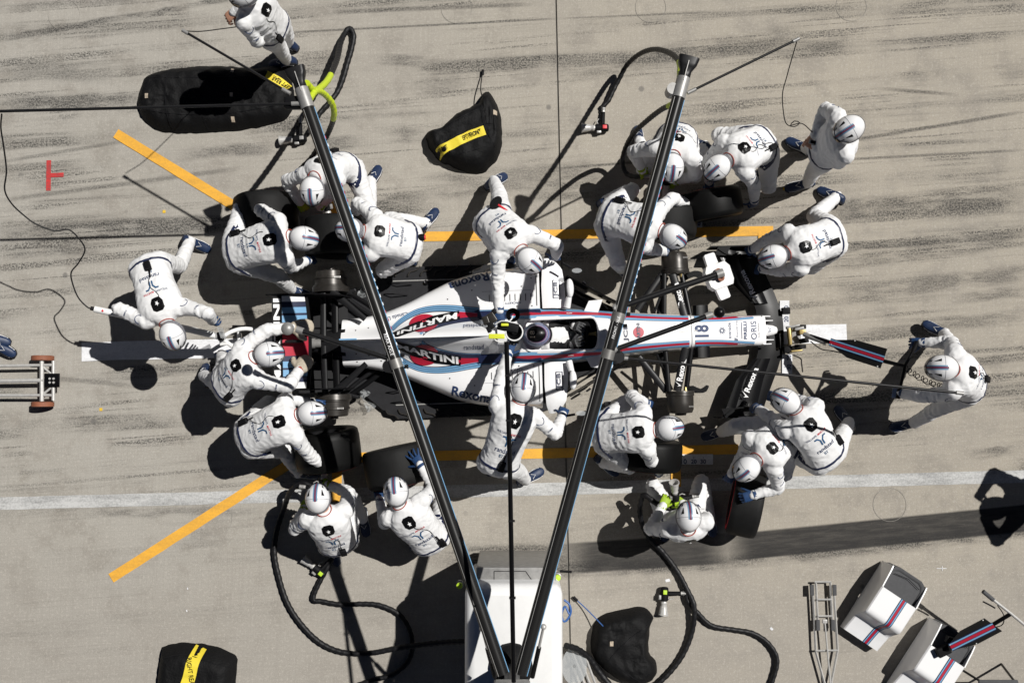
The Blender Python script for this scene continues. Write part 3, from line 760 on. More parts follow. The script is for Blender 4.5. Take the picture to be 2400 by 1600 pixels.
def finish_person(I, dg):
    S = I['S']
    src = I['ob']; me = bpy.data.meshes.new_from_object(src.evaluated_get(dg)); me.name = 'body'
    base = I['pel'].copy(); base.z = 0
    root = empty(I['name'], base, I['label'], 'person', I['group'])
    n = len(me.vertices)
    seedv = Vector((sum(map(ord, I['label'])) % 97 * 1.3, len(I['label']) * 3.1, 1.7))
    bones = [(a, (b - a), max(1e-6, (b - a).length_squared)) for a, b in I['bones']]
    jt = I['joints']
    co = [v.co.copy() for v in me.vertices]; no = [v.normal.copy() for v in me.vertices]
    for i in range(n):
        p = co[i]; bd = 9.0; ax = None; bi = 0
        for k, (a, d, l2) in enumerate(bones):
            t = max(0.0, min(1.0, (p - a).dot(d) / l2)); q = (p - a - d * t).length_squared
            if q < bd: bd = q; ax = d; bi = k
        al = ax.normalized(); s = p.dot(al)
        k = 1.9 if bi else 1.25
        q = p + al * (s * (k - 1))
        w1 = noise.noise(q * 5 + seedv); q2 = q + Vector((w1, w1, w1)) * .05
        r1 = 1 - abs(noise.noise(q2 * 9 + seedv)) * 3.2
        r1 = r1 if r1 > 0 else r1 * .35
        r2 = 1 - abs(noise.noise(q2 * 17 + seedv)) * 2.6
        r2 = r2 if r2 > 0 else r2 * .4
        jn = 0.0
        if bi:
            jn = max(math.exp(-((p - j).length / .13) ** 2) for j in jt)
        amp = (0.0046 if bi else 0.0042) + 0.006 * jn
        me.vertices[i].co = p + no[i] * (r1 * amp + r2 * amp * .75 + w1 * .003)
    me.update()
    me.polygons.foreach_set('use_smooth', [True] * len(me.polygons))
    me.materials.clear(); me.materials.append(M('suit'))
    verts = [v.co.copy() for v in me.vertices]; bvh = BVHTree.FromPolygons(verts, [tuple(p.vertices) for p in me.polygons])
    for v in me.vertices: v.co = v.co - base
    body = bpy.data.objects.new('body', me); COL.objects.link(body); body.parent = root
    bpy.data.objects.remove(src)
    # prints on the back
    lat, back, up, neck = I['lat'], I['back'], I['up'], I['neck']
    def onback(x, y):     # x to the wearer's right when read from behind, y up the back from the collar
        t = 1 + y / 0.52
        c = I['spine'](max(0, min(1, t)))
        return c - lat * x, back, back
    def bput(name, data, mt, off=0.004, par=None):
        q = drape_mb(data, bvh, onback, off)
        if q.f: return q.build(name, mt, par or body, smooth=False)
    patch = poly2d([(-.035, -.135), (.035, -.135), (.058, -.10), (.056, -.045), (.03, -.028), (-.03, -.028), (-.056, -.045), (-.058, -.10)], .03)
    bput('neck_patch', patch, 'gloss_black', .005)
    bput('patch_star', star2d(.02, (0, -.082)), 'print_white', .012)
    if S.get('print', True):
        bput('lettering', text2d('WILLIAMS', .115, (-.075, -.185)), 'print_navy')
        bput('lettering', text2d('MARTINI_thin', .1, (.045, -.185)), 'print_red')
        bput('emblem', emblem2d(.105, (0, -.25)), 'print_blue')
        bput('lettering', text2d('randstad', .19, (0, -.335)), 'print_navy')
        bput('lettering', text2d('BT', .04, (-.02, -.385)), 'print_blue')
    # belt
    def ring(t, wdt, off, name, mt, a0=0, a1=360, par=None):
        c = I['spine'](t); T = I['tang'](t); la = (I['hl'] * (1 - t) + lat * t); la = (la - T * la.dot(T)).normalized(); fo = la.cross(T); rows = []
        N = 48
        for k in range(N + 1):
            a = R(a0 + (a1 - a0) * k / N); d = la * math.cos(a) + fo * math.sin(a); row = []
            for e in (-1, -.4, .4, 1):
                h = bvh.ray_cast(c + T * (e * wdt / 2), d, .4)
                r = (h[0] + d * (off if abs(e) < 1 else off * .2)) if h[0] is not None and (h[0] - c).length < .27 else c + T * (e * wdt / 2) + d * .16
                row.append(r)
            rows.append(row)
        return MB().grid(rows).build(name, mt, par or body)
    ring(S.get('belt_t', .06), .030, .006, 'belt', 'navy')
    ct = [I['neck'] + up * .035 + (lat * math.cos(q) + I['fwd'] * math.sin(q)) * .074 for q in [2 * math.pi * k / 20 for k in range(21)]]
    MB().tube(ct, .005, 6, cap=False).build('collar', 'collar', body)
    # shoulder trim loops
    for side, sg in (('L', 1), ('R', -1)):
        s = I['sh'][side]; el, ha = I['hands'][side]; ad = (el - s).normalized()
        nrm = (back * .75 + lat * sg * .5 + Vector((0, 0, .5))); nrm = (nrm - ad * nrm.dot(ad)).normalized(); sd = ad.cross(nrm)
        pts = []
        for k in range(15):
            a = math.pi * k / 14; x = math.cos(a) * .042; y = .035 + math.sin(a) * .05 if True else 0
            o = s + ad * (y - .01) + sd * x
            h = bvh.ray_cast(o, nrm, .3)
            if h[0] is not None: pts.append(h[0] + nrm * .002)
        if len(pts) > 6: MB().tube(pts, .0034, 5).build('shoulder_trim', 'print_navy', body)
        # sponsor print on the sleeve
        mid = el.lerp(s, .35)
        def onarm(x, y): return mid + sd * x + ad * y, nrm, nrm
        q = drape_mb(text2d('PIRELLI', .06, (0, 0)), bvh, onarm, .003)
        if q.f: q.build('sleeve_print', 'print_navy', body, smooth=False)
    # hands and boots
    for side, sg in (('L', 1), ('R', -1)):
        el, ha = I['hands'][side]; hs = S['ha' + side]
        kind = hs[3] if len(hs) > 3 else 'grip'
        d = (ha - el).normalized()
        if ('hd' + side) in S:
            hv = S['hd' + side]; d = (P(hv[0], hv[1], hv[2]) - ha).normalized()
        palm = S.get('palm' + side, (0, 0, -1)); pn = -Vector(palm); pn = (pn - d * pn.dot(d))
        if pn.length < .2: pn = I['back'] - d * I['back'].dot(d)
        pn.normalize(); y = pn.cross(d)
        m = Matrix((d, y, pn)).transposed().to_4x4()
        # thumb is on +y: for a left hand with the palm down and fingers ahead that is the wearer's right
        m = m @ Matrix.Diagonal((1, -1 if sg > 0 else 1, 1, 1))
        key = kind if kind in ('grip', 'open', 'flat', 'mitt') else 'grip'
        o = bpy.data.objects.new('glove' if S.get('hand') != 'skin' else 'hand', PROTO[key]); COL.objects.link(o); o.parent = root
        o.matrix_basis = Matrix.Translation(ha - base - d * .012) @ m @ Matrix.Scale(1.12 if key != 'mitt' else 1.0, 4)
        o.material_slots[0].link = 'OBJECT'
        o.material_slots[0].material = M({'skin': 'skin', 'dark': 'foam_grey', 'green': 'glove_green', 'mitt': 'mitt_wool'}.get(S.get('hand'), 'glove_blue'))
        # cuff
        cu = MB().tube([ha - d * .035, ha - d * .005], [.049, .047], 14); cu.build('cuff', 'collar' if S.get('hand') == 'mitt' else ('suit' if S.get('hand') == 'skin' else ('glove_green' if S.get('hand') == 'green' else ('foam_grey' if S.get('hand') == 'dark' else 'glove_blue'))), root)
        kn, an = I['feet'][side]; toe = S.get('to' + side)
        if toe:
            tp = P(toe[0], toe[1], toe[2] if len(toe) > 2 else max(.03, an.z - .06))
            f = tp - an; f.z = f.z + .05
        else:
            f = Vector((I['fwd'].x, I['fwd'].y, 0)); f = f if f.length > .1 else Vector((I['up'].x, I['up'].y, 0))
        f.normalize(); sup = S.get('su' + side)
        u = Vector((0, 0, 1)) if not sup else Vector(sup); u = u - f * u.dot(f)
        if u.length < .15: u = (kn - an) - f * (kn - an).dot(f)
        u.normalize(); l = u.cross(f); m = Matrix((f, l, u)).transposed().to_4x4()
        bo = bpy.data.objects.new('boot', PROTO['boot']); COL.objects.link(bo); bo.parent = root
        org = an - u * (.105 if an.z > .13 else an.z)
        bo.matrix_basis = Matrix.Translation(org - base) @ m @ Matrix.Scale(1.1, 4)
        for nm, k in (('sole', 'sole'), ('boot_line', 'boot_line')):
            q = bpy.data.objects.new(nm, PROTO[k]); COL.objects.link(q); q.parent = bo
    # neck, helmet
    hv = S['face']; f = Vector((hv[0], -hv[1], 0)).normalized() if not isinstance(hv, Vector) else hv
    if not isinstance(hv, Vector):
        pt = R(hv[2] * 0.5); f = f * math.cos(pt) + Vector((0, 0, -math.sin(pt)))
    hd = I['head']
    dn = hd - neck
    mxd = 0.27
    if dn.length > mxd: hd = neck + dn * (mxd / dn.length)
    if dn.length < .15: hd = neck + (dn.normalized() if dn.length > .01 else up) * .15
    nk = MB().tube([neck - up * .03, neck.lerp(hd, .35), neck.lerp(hd, .6)], [.062, .058, .06], 14); nk.build('neck', 'skin', root)
    I['helmet'] = helmet(root, hd, f, S.get('roll', 0.0), S.get('driver', False))
    # radio on the belt
    if 'radio' in S:
        x, y = S['radio']; c = I['spine'](max(0, min(1, 1 + y / .52))) - lat * x; h = bvh.ray_cast(c, back, .4)
        if h[0] is not None:
            m3 = Matrix((lat, up, back)).transposed()
            r = MB().box(h[0] + back * .018, (.06, .105, .036), m3, .008); q = r.build('radio', 'black', root)
            MB().tube([h[0] + back * .02 + up * .05, h[0] + back * .03 + up * .14], .006, 6).build('aerial', 'black', q)
            cb = [h[0] + back * .03 + up * .06 + lat * .02]
            for yy, xx in ((-.26, x * .6 + .03), (-.14, x * .4 - .03), (-.03, .03)):
                c2 = I['spine'](max(0, min(1, 1 + yy / .52))) - lat * xx; h2 = bvh.ray_cast(c2, back, .4)
                if h2[0] is not None: cb.append(h2[0] + back * .006)
            if len(cb) > 2: MB().tube(catmull(cb, .02), .0028, 5).build('cable', 'black', q)
    I['root'] = root; I['bvh'] = bvh
    return root
# ============================================================ the crew: photo points (x, y, height) of joints, one entry each
CREW = []
def crew(label, **k): CREW.append(person(label, k))
# seen first: the top-left corner
crew('crew member standing beside the long black tyre blanket with a thin cable in hand', pel=(640, 66, .97), neck=(591, 10, 1.47), head=(572, -14, 1.70), face=(-1, .35, 20),
     sh=((583, 40), (612, -28)), elL=(604, 96), haL=(570, 60, 1.12), elR=(600, -10), haR=(548, 30, 1.1), knL=(656, 108), anL=(672, 142, .10), toL=(652, 148), knR=(672, 78), anR=(676, 102, .10), toR=(660, 98),
     hand='skin', bend=.02, radio=(-.1, -.45), print=False)
crew('kneeling wheel gun operator beside the rear tyre under the boom with the bright hose', pel=(806, 392, .55), neck=(748, 398, .92), head=(732, 447, 1.02), face=(0, 1, 42),
     sh=((803, 412), (697, 408)), elR=(660, 412), haR=(703, 474, .48), elL=(800, 455), haL=(756, 478, .46), knL=(862, 488), anL=(869, 424, .16), toL=(893, 378, .06), knR=(760, 470), anR=(735, 430, .1), toR=(730, 460),
     hand='green', radio=(.06, -.44))
crew('crouching tyre carrier in the orange guide line corner, radio on his hip', pel=(556, 590, .72), neck=(652, 556, .98), head=(712, 559, 1.0), face=(1, .1, 50),
     sh=((650, 508), (678, 606)), elL=(588, 480), haL=(630, 496, .55), elR=(668, 640), haR=(722, 610, .45), knL=(566, 480), anL=(588, 470, .12), toL=(620, 452, .04), knR=(652, 648), anR=(684, 678, .1), toR=(712, 690),
     radio=(-.16, -.42))
crew('crouching tyre fitter with a red lamp on his belt, one leg stretched back', pel=(958, 570, .70), neck=(884, 550, .93), head=(820, 539, .97), face=(-1, -.1, 52),
     sh=((878, 600), (868, 503)), elR=(846, 488), haR=(828, 505, .5), elL=(892, 622), haL=(822, 604, .42), knR=(948, 520), anR=(998, 523, .16), toR=(1022, 492, .08), knL=(920, 622), anL=(955, 610, .1), toL=(925, 605))
crew('crew member with a red paddle in his belt, arm stretched to the airbox', pel=(1156, 516, .92), neck=(1212, 577, 1.18), head=(1240, 611, 1.20), face=(.8, .62, 55),
     sh=((1263, 545), (1165, 592)), elL=(1292, 570), haL=(1302, 600, .80, 'flat'), elR=(1166, 656), haR=(1170, 728, 1.02, 'flat'), knL=(1172, 456), anL=(1156, 415, .12), toL=(1198, 402, .04), knR=(1160, 580), anR=(1165, 590, .1), toR=(1190, 605),
     radio=(-.2, -.40))
crew('kneeling wheel gun operator under the boom tip beside the coiled black hose', pel=(1588, 322, .56), neck=(1580, 352, .95), head=(1574, 392, 1.06), face=(-.05, 1, 45),
     sh=((1625, 372), (1524, 346)), elR=(1478, 350), haR=(1505, 398, .5), elL=(1632, 410), haL=(1585, 425, .46), knL=(1630, 420), anL=(1652, 342, .14), toL=(1610, 322, .05), knR=(1510, 400), anR=(1500, 330, .14), toR=(1495, 305, .05), hand='green')
crew('tyre carrier crouching beside the kneeling gun operator, dark tyre between his arms', pel=(1784, 338, .74), neck=(1722, 366, 1.0), head=(1681, 393, 1.02), face=(-.75, .65, 50),
     sh=((1745, 418), (1672, 340)), elR=(1640, 376), haR=(1662, 425, .5), elL=(1796, 404), haL=(1768, 470, .5), knL=(1800, 420), anL=(1790, 400, .1), toL=(1765, 420), knR=(1690, 320), anR=(1720, 340, .1), toR=(1690, 360), radio=(-.12, -.44))
crew('crouching tyre fitter beside the black front brake drum under the bare boom', pel=(1432, 508, .74), neck=(1534, 534, .98), head=(1577, 555, 1.0), face=(.85, .5, 50),
     sh=((1560, 480), (1510, 575)), elL=(1575, 470), haL=(1606, 476, .55), elR=(1505, 590), haR=(1560, 590, .45), knL=(1462, 455), anL=(1420, 470, .1), toL=(1450, 460), knR=(1440, 592), anR=(1456, 630, .1), toR=(1480, 655), radio=(-.14, -.43))
crew('bare-handed crew member standing with a small device in his hands', pel=(1928, 352, .98), neck=(1978, 318, 1.48), head=(1990, 303, 1.72), face=(-1, .6, 35),
     sh=((1988, 366), (1966, 256)), elR=(1932, 262), haR=(1909, 318, 1.13), elL=(1978, 394), haL=(1911, 344, 1.13), knR=(1905, 345), anR=(1888, 347, .10), toR=(1846, 326), knL=(1905, 390), anL=(1892, 430, .10), toL=(1848, 440), hand='skin', bend=.03, print=False)
crew('crew member crouching over the front wing corner, leg stretched towards the standing man', pel=(1948, 556, .72), neck=(1868, 586, .92), head=(1812, 602, .90), face=(-1, .25, 55),
     sh=((1878, 632), (1860, 540)), elR=(1776, 538), haR=(1754, 588, .35), elL=(1826, 640), haL=(1780, 630, .35), knR=(1906, 506), anR=(1962, 460, .16), toR=(1915, 440, .06), knL=(1920, 610), anL=(1950, 590, .1), toL=(1910, 590), radio=(-.05, -.40))
crew('front jack man with both hands on the black handlebar', pel=(2272, 898, .95), neck=(2252, 872, 1.40), head=(2208, 862, 1.55), face=(-1, -.02, 35),
     sh=((2240, 930), (2240, 812)), elR=(2215, 802), haR=(2160, 803, .98), elL=(2160, 945), haL=(2112, 922, .96), knR=(2210, 800), anR=(2205, 768, .10), toR=(2154, 748), knL=(2160, 965), anL=(2124, 1000, .10), toL=(2074, 1008), bend=.06, radio=(.02, -.42))
crew('crew member bent over the front wing with both blue gloves on it', pel=(1935, 1068, .88), neck=(1878, 975, 1.10), head=(1842, 940, 1.12), face=(-.85, -.5, 50),
     sh=((1838, 1000), (1905, 940)), elL=(1800, 965), haL=(1754, 942, .42), elR=(1830, 915), haR=(1788, 922, .45), knR=(1980, 1005), anR=(1992, 985, .12), toR=(1962, 952, .05), knL=(1850, 1060), anL=(1850, 1075, .1), toL=(1810, 1060), radio=(.16, -.40))
crew('tyre carrier near the white road line, glove on a tyre with a red band', pel=(1838, 1016, .72), neck=(1788, 1062, .98), head=(1750, 1097, 1.02), face=(-.7, .7, 48),
     sh=((1812, 1118), (1735, 1040)), elL=(1830, 1140), haL=(1764, 1160, .74), elR=(1745, 1060), haR=(1715, 1110, .55), knR=(1702, 1000), anR=(1690, 1012, .12), toR=(1668, 1018, .05), knL=(1840, 1100), anL=(1850, 1080, .1), toL=(1820, 1100), radio=(-.1, -.47))
crew('kneeling wheel gun operator looking up, green gloves on the gun between his knees', pel=(1600, 1222, .36), neck=(1612, 1250, .88), head=(1613, 1211, 1.04), face=(0, -1, 30),
     sh=((1552, 1262), (1662, 1240)), elL=(1530, 1232), haL=(1553, 1185, .55), elR=(1658, 1215), haR=(1600, 1180, .52), hip=((1560, 1222), (1640, 1218)), knL=(1534, 1140, .2), anL=(1552, 1225, .12), toL=(1560, 1262, .05), knR=(1648, 1128, .2), anR=(1664, 1215, .12), toR=(1672, 1250, .05), hand='green', bend=.02, print=False)
crew('kneeling tyre fitter at the front brake drum with a blue glove under the tyre', pel=(1418, 1016, .70), neck=(1512, 1010, .95), head=(1568, 1003, 1.0), face=(1, -.1, 48),
     sh=((1520, 958), (1530, 1062)), elL=(1488, 935), haL=(1515, 945, .5), elR=(1490, 1088), haR=(1545, 1105, .45), knL=(1488, 928), anL=(1440, 950, .1), toL=(1475, 950), knR=(1465, 1085), anR=(1415, 1085, .12), toR=(1440, 1105, .05))
crew('crew member leaning on the sidepod, one arm stretched to the cockpit behind the light pole', pel=(1166, 1092, .92), neck=(1210, 968, 1.20), head=(1226, 910, 1.25), face=(.1, -1, 25),
     sh=((1160, 968), (1265, 975)), elL=(1160, 885), haL=(1192, 822, .98, 'flat'), elR=(1295, 1002), haR=(1318, 972, .85), knR=(1225, 1090), anR=(1232, 1125, .10), toR=(1262, 1108), knL=(1140, 1090), anL=(1150, 1095, .10), toL=(1155, 1065), radio=(.02, -.47))
crew('tyre fitter bending towards the rear brake drum with a belt of tools', pel=(586, 1024, .78), neck=(682, 980, 1.02), head=(731, 968, 1.05), face=(1, -.05, 48),
     sh=((690, 930), (705, 1028)), elL=(680, 935), haL=(735, 945, .6), elR=(705, 1070), haR=(768, 1106, .5), knL=(640, 938), anL=(600, 960, .1), toL=(640, 955), knR=(660, 1062), anR=(700, 1108, .1), toR=(730, 1110), radio=(-.14, -.44))
crew('kneeling wheel gun operator on the white road line, hose at his side', pel=(792, 1268, .45), neck=(768, 1212, .92), head=(745, 1168, 1.02), face=(-.05, -1, 25),
     sh=((708, 1222), (815, 1192)), elL=(682, 1250), haL=(712, 1192, .5), elR=(840, 1150), haR=(770, 1135, .5), knR=(832, 1150, .4), anR=(850, 1215, .12), toR=(855, 1240, .05), knL=(735, 1190), anL=(775, 1285, .12), toL=(785, 1310, .05), hand='green', radio=(.05, -.46))
crew('tyre carrier with one open blue glove on the tread of a tyre', pel=(1010, 1264, .55), neck=(948, 1202, .95), head=(928, 1152, 1.05), face=(-.15, -1, 30),
     sh=((898, 1226), (1006, 1180)), elL=(905, 1240), haL=(890, 1170, .5), elR=(1012, 1130), haR=(985, 1088, .70, 'open'), hdR=(962, 1055, .66), knR=(1035, 1200), anR=(1035, 1260, .1), toR=(1030, 1220), knL=(960, 1200), anL=(970, 1270, .12), toL=(975, 1240, .05), radio=(.12, -.47))
crew('rear jack man bending over the white jack handle', pel=(352, 628, .88), neck=(382, 734, 1.12), head=(405, 785, 1.12), face=(.2, 1, 55),
     sh=((438, 728), (322, 742)), elL=(474, 730), haL=(497, 752, .88), elR=(300, 735), haR=(318, 745, .85), knL=(420, 632), anL=(446, 565, .14), toL=(478, 580, .05), knR=(350, 680), anR=(345, 690, .1), toR=(350, 720), radio=(-.02, -.44))
crew('crew member reaching over the rear wing in woolly mitts', pel=(534, 904, .92), neck=(584, 846, 1.18), head=(630, 830, 1.20), face=(1, -.12, 45),
     sh=((602, 792), (622, 890)), elL=(634, 770), haL=(690, 768, .98, 'mitt'), elR=(672, 905), haR=(704, 864, .95, 'mitt'), knL=(530, 850), anL=(520, 830, .10), toL=(560, 825), knR=(495, 866), anR=(468, 872, .14), toR=(476, 838, .05), hand='mitt', radio=(.16, -.42))
# people standing just outside the picture: only a shoe and a shadow reach into it
person('person in blue boots standing beside the steel trolley', dict(pel=(-52, 800, .97), neck=(-75, 806, 1.47), head=(-95, 808, 1.7), face=(1, 0, 20), sh=((-75, 760), (-75, 860)), elL=(-60, 745), haL=(-35, 770, 1.0),
     elR=(-60, 880), haR=(-35, 850, 1.0), knL=(-30, 790), anL=(-30, 790, .1), toL=(8, 800), knR=(-10, 812), anR=(-12, 805, .1), toR=(22, 826), bend=.02))
person('person with both hands raised to the face, shadow across the black skid mark', dict(pel=(2740, 1085, .97), neck=(2797, 1095, 1.47), head=(2815, 1093, 1.68), face=(-1, .0, 10), sh=((2815, 1155), (2800, 1015)), elL=(2835, 1180), haL=(2765, 1135, 1.6),
     elR=(2815, 975), haR=(2750, 1055, 1.6), knL=(2695, 1115), anL=(2655, 1110, .1), toL=(2620, 1110), knR=(2695, 1055), anR=(2655, 1045, .1), toR=(2620, 1045), bend=.02), group='people outside the frame')
PEOPLE[-2]['group'] = 'people outside the frame'

# ============================================================ the racing car (x forward from the rear axle, y to its left, z up)
CAR_O = Vector((-1.8394, 0.5067, 0)); CAR_A = R(1.8)
car = empty('racing_car', CAR_O, 'white open-wheel racing car with red and blue stripes, wheels off, on jacks in the box', 'racing car', rz=CAR_A)
CM = Matrix.Translation(CAR_O) @ Matrix.Rotation(CAR_A, 4, 'Z')
def CW(x, y, z): return CM @ Vector((x, y, z))
def lerpt(tab, x):
    if x <= tab[0][0]: return tab[0][1]
    for (a, p), (b, q) in zip(tab, tab[1:]):
        if x <= b:
            t = (x - a) / (b - a); t = t * t * (3 - 2 * t) if False else t
            return p + (q - p) * t
    return tab[-1][1]
def smooth_tab(tab, n=6):
    return tab
def cb(mb, name, mt, par=None, **k): return mb.build(name, mt, par or car, world=False, **k)
# --- sidepods and engine cover: one skin over stations along the car
POD_W = [(.10, .25), (.35, .27), (.57, .32), (.80, .41), (.94, .48), (1.24, .62), (1.45, .675), (1.64, .705), (1.9, .725), (2.13, .735)]
POD_H = [(.10, .40), (.5, .43), (.94, .49), (1.3, .56), (1.7, .61), (2.13, .625)]
HUMP_H = [(.10, .50), (.35, .57), (.7, .70), (1.0, .80), (1.35, .905), (1.6, .95), (1.78, .955), (1.86, .90), (1.93, .70), (2.0, .66)]
HUMP_W = [(.10, .12), (.5, .125), (1.0, .145), (1.4, .14), (1.8, .125), (1.93, .16)]
def tabs(tab, x):      # smoothed lookup
    return (lerpt(tab, x - .06) + 2 * lerpt(tab, x) + lerpt(tab, x + .06)) / 4
def cover_z(x, y):
    w_ = tabs(POD_W, x); h = tabs(POD_H, x); hh = tabs(HUMP_H, x); hw = tabs(HUMP_W, x)
    q = min(1.0, abs(y) / w_)
    z = .14 + (h - .14) * (1 - q ** 11.0) ** (1 / 3.4)
    g = (hh - h) * math.exp(-(abs(y) / hw) ** 2.2)
    return z + max(0, g)
rows = []; xs = [.10 + i * (2.13 - .10) / 84 for i in range(85)]
for x in xs:
    w_ = tabs(POD_W, x); row = []
    for j in range(61):
        u = -1 + 2 * j / 60; y = w_ * math.sin(u * math.pi / 2)
        row.append((x, y, cover_z(x, y)))
    rows.append(row)
cover_mb = MB().grid(rows)
n0 = len(cover_mb.v)
# front and rear closing faces
for x, row in ((xs[0], rows[0]), (xs[-1], rows[-1])):
    cover_mb.grid([row, [(x, p[1] * .96, .15) for p in row]])
cover = cb(cover_mb, 'engine_cover', 'car_white', angle=50)
# --- chassis and nose
CH_W = [(1.72, .31), (2.1, .305), (2.4, .287), (2.65, .260), (2.92, .232), (3.3, .202), (3.66, .177), (3.9, .163), (4.2, .160), (4.47, .160)]
CH_H = [(1.72, .66), (1.95, .70), (2.3, .705), (2.7, .67), (3.0, .635), (3.4, .585), (3.66, .545), (3.9, .48), (4.2, .385), (4.47, .30)]
CH_B = [(1.72, .2), (2.7, .26), (3.3, .33), (3.66, .34), (4.1, .27), (4.47, .22)]
def ch_z(x, y):
    w_ = tabs(CH_W, x); h = tabs(CH_H, x); b = tabs(CH_B, x); q = min(1.0, abs(y) / w_)
    return b + (h - b) * (1 - q ** 4.2) ** (1 / 3.0)
def in_cockpit(x, y):
    if x < 1.93 or x > 2.705: return False
    t = (x - 1.93) / .775
    hw = .155 * min(1, (max(0, t) / .10)) ** .5 if t < .10 else (.155 + .012 * t if t < .88 else .166 * max(0, 1 - ((t - .88) / .12) ** 3) ** .4)
    return abs(y) < hw
def skin(x0, x1, nx, ny, hole=None):
    mb = MB(); rows = []
    for i in range(nx + 1):
        x = x0 + (x1 - x0) * i / nx; w_ = tabs(CH_W, x)
        rows.append([(x, w_ * math.sin((-1 + 2 * j / ny) * math.pi / 2) if False else w_ * (lambda u: u * (1 - .25 * (1 - abs(u))) if True else u)(-1 + 2 * j / ny), 0) for j in range(ny + 1)])
    rows = [[(x, y, ch_z(x, y)) for x, y, _ in r] for r in rows]
    n = ny + 1; vv = [p for r in rows for p in r]; ff = []
    for i in range(nx):
        for j in range(ny):
            c = [vv[i * n + j], vv[i * n + j + 1], vv[(i + 1) * n + j + 1], vv[(i + 1) * n + j]]
            cx = sum(p[0] for p in c) / 4; cy = sum(p[1] for p in c) / 4
            if hole and hole(cx, cy): continue
            ff.append((i * n + j, i * n + j + 1, (i + 1) * n + j + 1, (i + 1) * n + j))
    mb.add(vv, ff)
    # underside
    mb.grid([[(r[0][0], r[0][1], r[0][2]), (r[0][0], r[0][1] * .75, r[0][2] - .03), (r[0][0], -r[0][1] * .75, r[0][2] - .03), (r[0][0], r[-1][1], r[-1][2])] for r in rows])
    return mb
ch_mb = skin(1.72, 3.655, 130, 48, in_cockpit)
chassis = cb(ch_mb, 'chassis', 'car_white', angle=60)
no_mb = skin(3.662, 4.47, 40, 30)
e_ = [(4.47, y, ch_z(4.47, y)) for y in [-.155 + .31 * k / 20 for k in range(21)]]
no_mb.grid([e_, [(4.475, p[1] * .95, .2) for p in e_]])
nose = cb(no_mb, 'nose_cone', 'car_white', angle=60)
# nose thumb and side prongs
cb(MB().loft([[(x, y * w_, zc + z * h) for y, z in [(math.cos(a), math.sin(a)) for a in [2 * math.pi * k / 18 for k in range(18)]]] for x, w_, h, zc in ((4.40, .062, .055, .245), (4.50, .060, .05, .235), (4.56, .052, .042, .23), (4.60, .034, .03, .225), (4.612, .01, .01, .222))]), 'nose_tip', 'car_white', nose)
for s in (-1, 1):
    cb(MB().loft([[(x, s * yc + y * .010, z0 + z * h) for y, z in [(math.cos(a), math.sin(a)) for a in [2 * math.pi * k / 10 for k in range(10)]]] for x, yc, z0, h in ((4.44, .146, .255, .05), (4.50, .145, .25, .04), (4.535, .143, .245, .012))]), 'nose_prong', 'car_white', nose)
    cb(MB().loft([[(x, s * .10 + y, z) for x, y in ((4.33, .008), (4.56, .004), (4.56, -.004), (4.33, -.008))] for z in (.13, .26)]), 'wing_pillar', 'car_white', nose)
# joint line between chassis and nose, and cockpit rim
rim = []
for k in range(90):
    a = 2 * math.pi * k / 90
    # walk out from the cockpit middle to the edge of the opening
    lo, hi = 0.0, .6; cx_ = 2.32
    for it in range(24):
        m_ = (lo + hi) / 2
        if in_cockpit(cx_ + math.cos(a) * m_, math.sin(a) * m_): lo = m_
        else: hi = m_
    x, y = cx_ + math.cos(a) * lo, math.sin(a) * lo; rim.append(Vector((x, y, ch_z(x, y) + .004)))
cb(MB().tube(rim + [rim[0]], .014, 8, cap=False), 'cockpit_rim', 'car_white', chassis)
tub = MB(); rings = []
for s, dz in ((1.04, -.012), (1.0, -.06), (.98, -.2), (.9, -.36), (.4, -.40)):
    rings.append([(2.32 + (p.x - 2.32) * s, p.y * s, (p.z if dz > -.1 else .68) + dz) for p in rim])
tub.loft(rings, cap=False); tub.f.append(tuple(range(len(tub.v) - 90, len(tub.v))))
cb(tub, 'cockpit_tub', 'black', chassis)
cb(MB().box((2.62, 0, .585), (.13, .26, .02), Matrix.Rotation(R(-12), 3, 'Y'), .005), 'dash_panel', 'carbon_matt', chassis)
# headrest pads either side of the helmet
for s in (-1, 1):
    cb(MB().tube([(1.97, s * .15, .665), (2.1, s * .172, .67), (2.3, s * .172, .668), (2.42, s * .168, .66)], [.012, .02, .02, .01], 10, flat=1.4), 'headrest_pad', 'car_white', chassis)
# steering wheel
wm = Matrix.Translation((2.555, 0, .56)) @ Matrix.Rotation(R(28), 4, 'Y')
sw = MB(); sw.tube([wm @ Vector((0, .125 * math.cos(a) * (1 if abs(math.cos(a)) > .3 else 1), .085 * math.sin(a))) for a in [2 * math.pi * k / 28 for k in range(29)]], .014, 8, cap=False)
swo = cb(sw, 'steering_wheel', 'black')
cb(MB().box(wm @ Vector((-.005, 0, 0)), (.03, .17, .11), wm.to_3x3(), .01), 'hub_panel', 'carbon_matt', swo)
cb(MB().tube([(2.57, 0, .565), (2.69, 0, .59)], [.022, .028], 10), 'steering_column', 'brass', swo)
for y, z, mt in ((-.05, .03, 'label_red'), (0, .035, 'light_blue'), (.05, .03, 'label_green'), (-.04, -.03, 'strap_yellow'), (.04, -.03, 'print_white')):
    cb(MB().lathe([(-.026, .0), (-.026, .009), (-.012, .009)], wm @ Matrix.Translation((0, y, z)), 10), 'button', mt, swo)
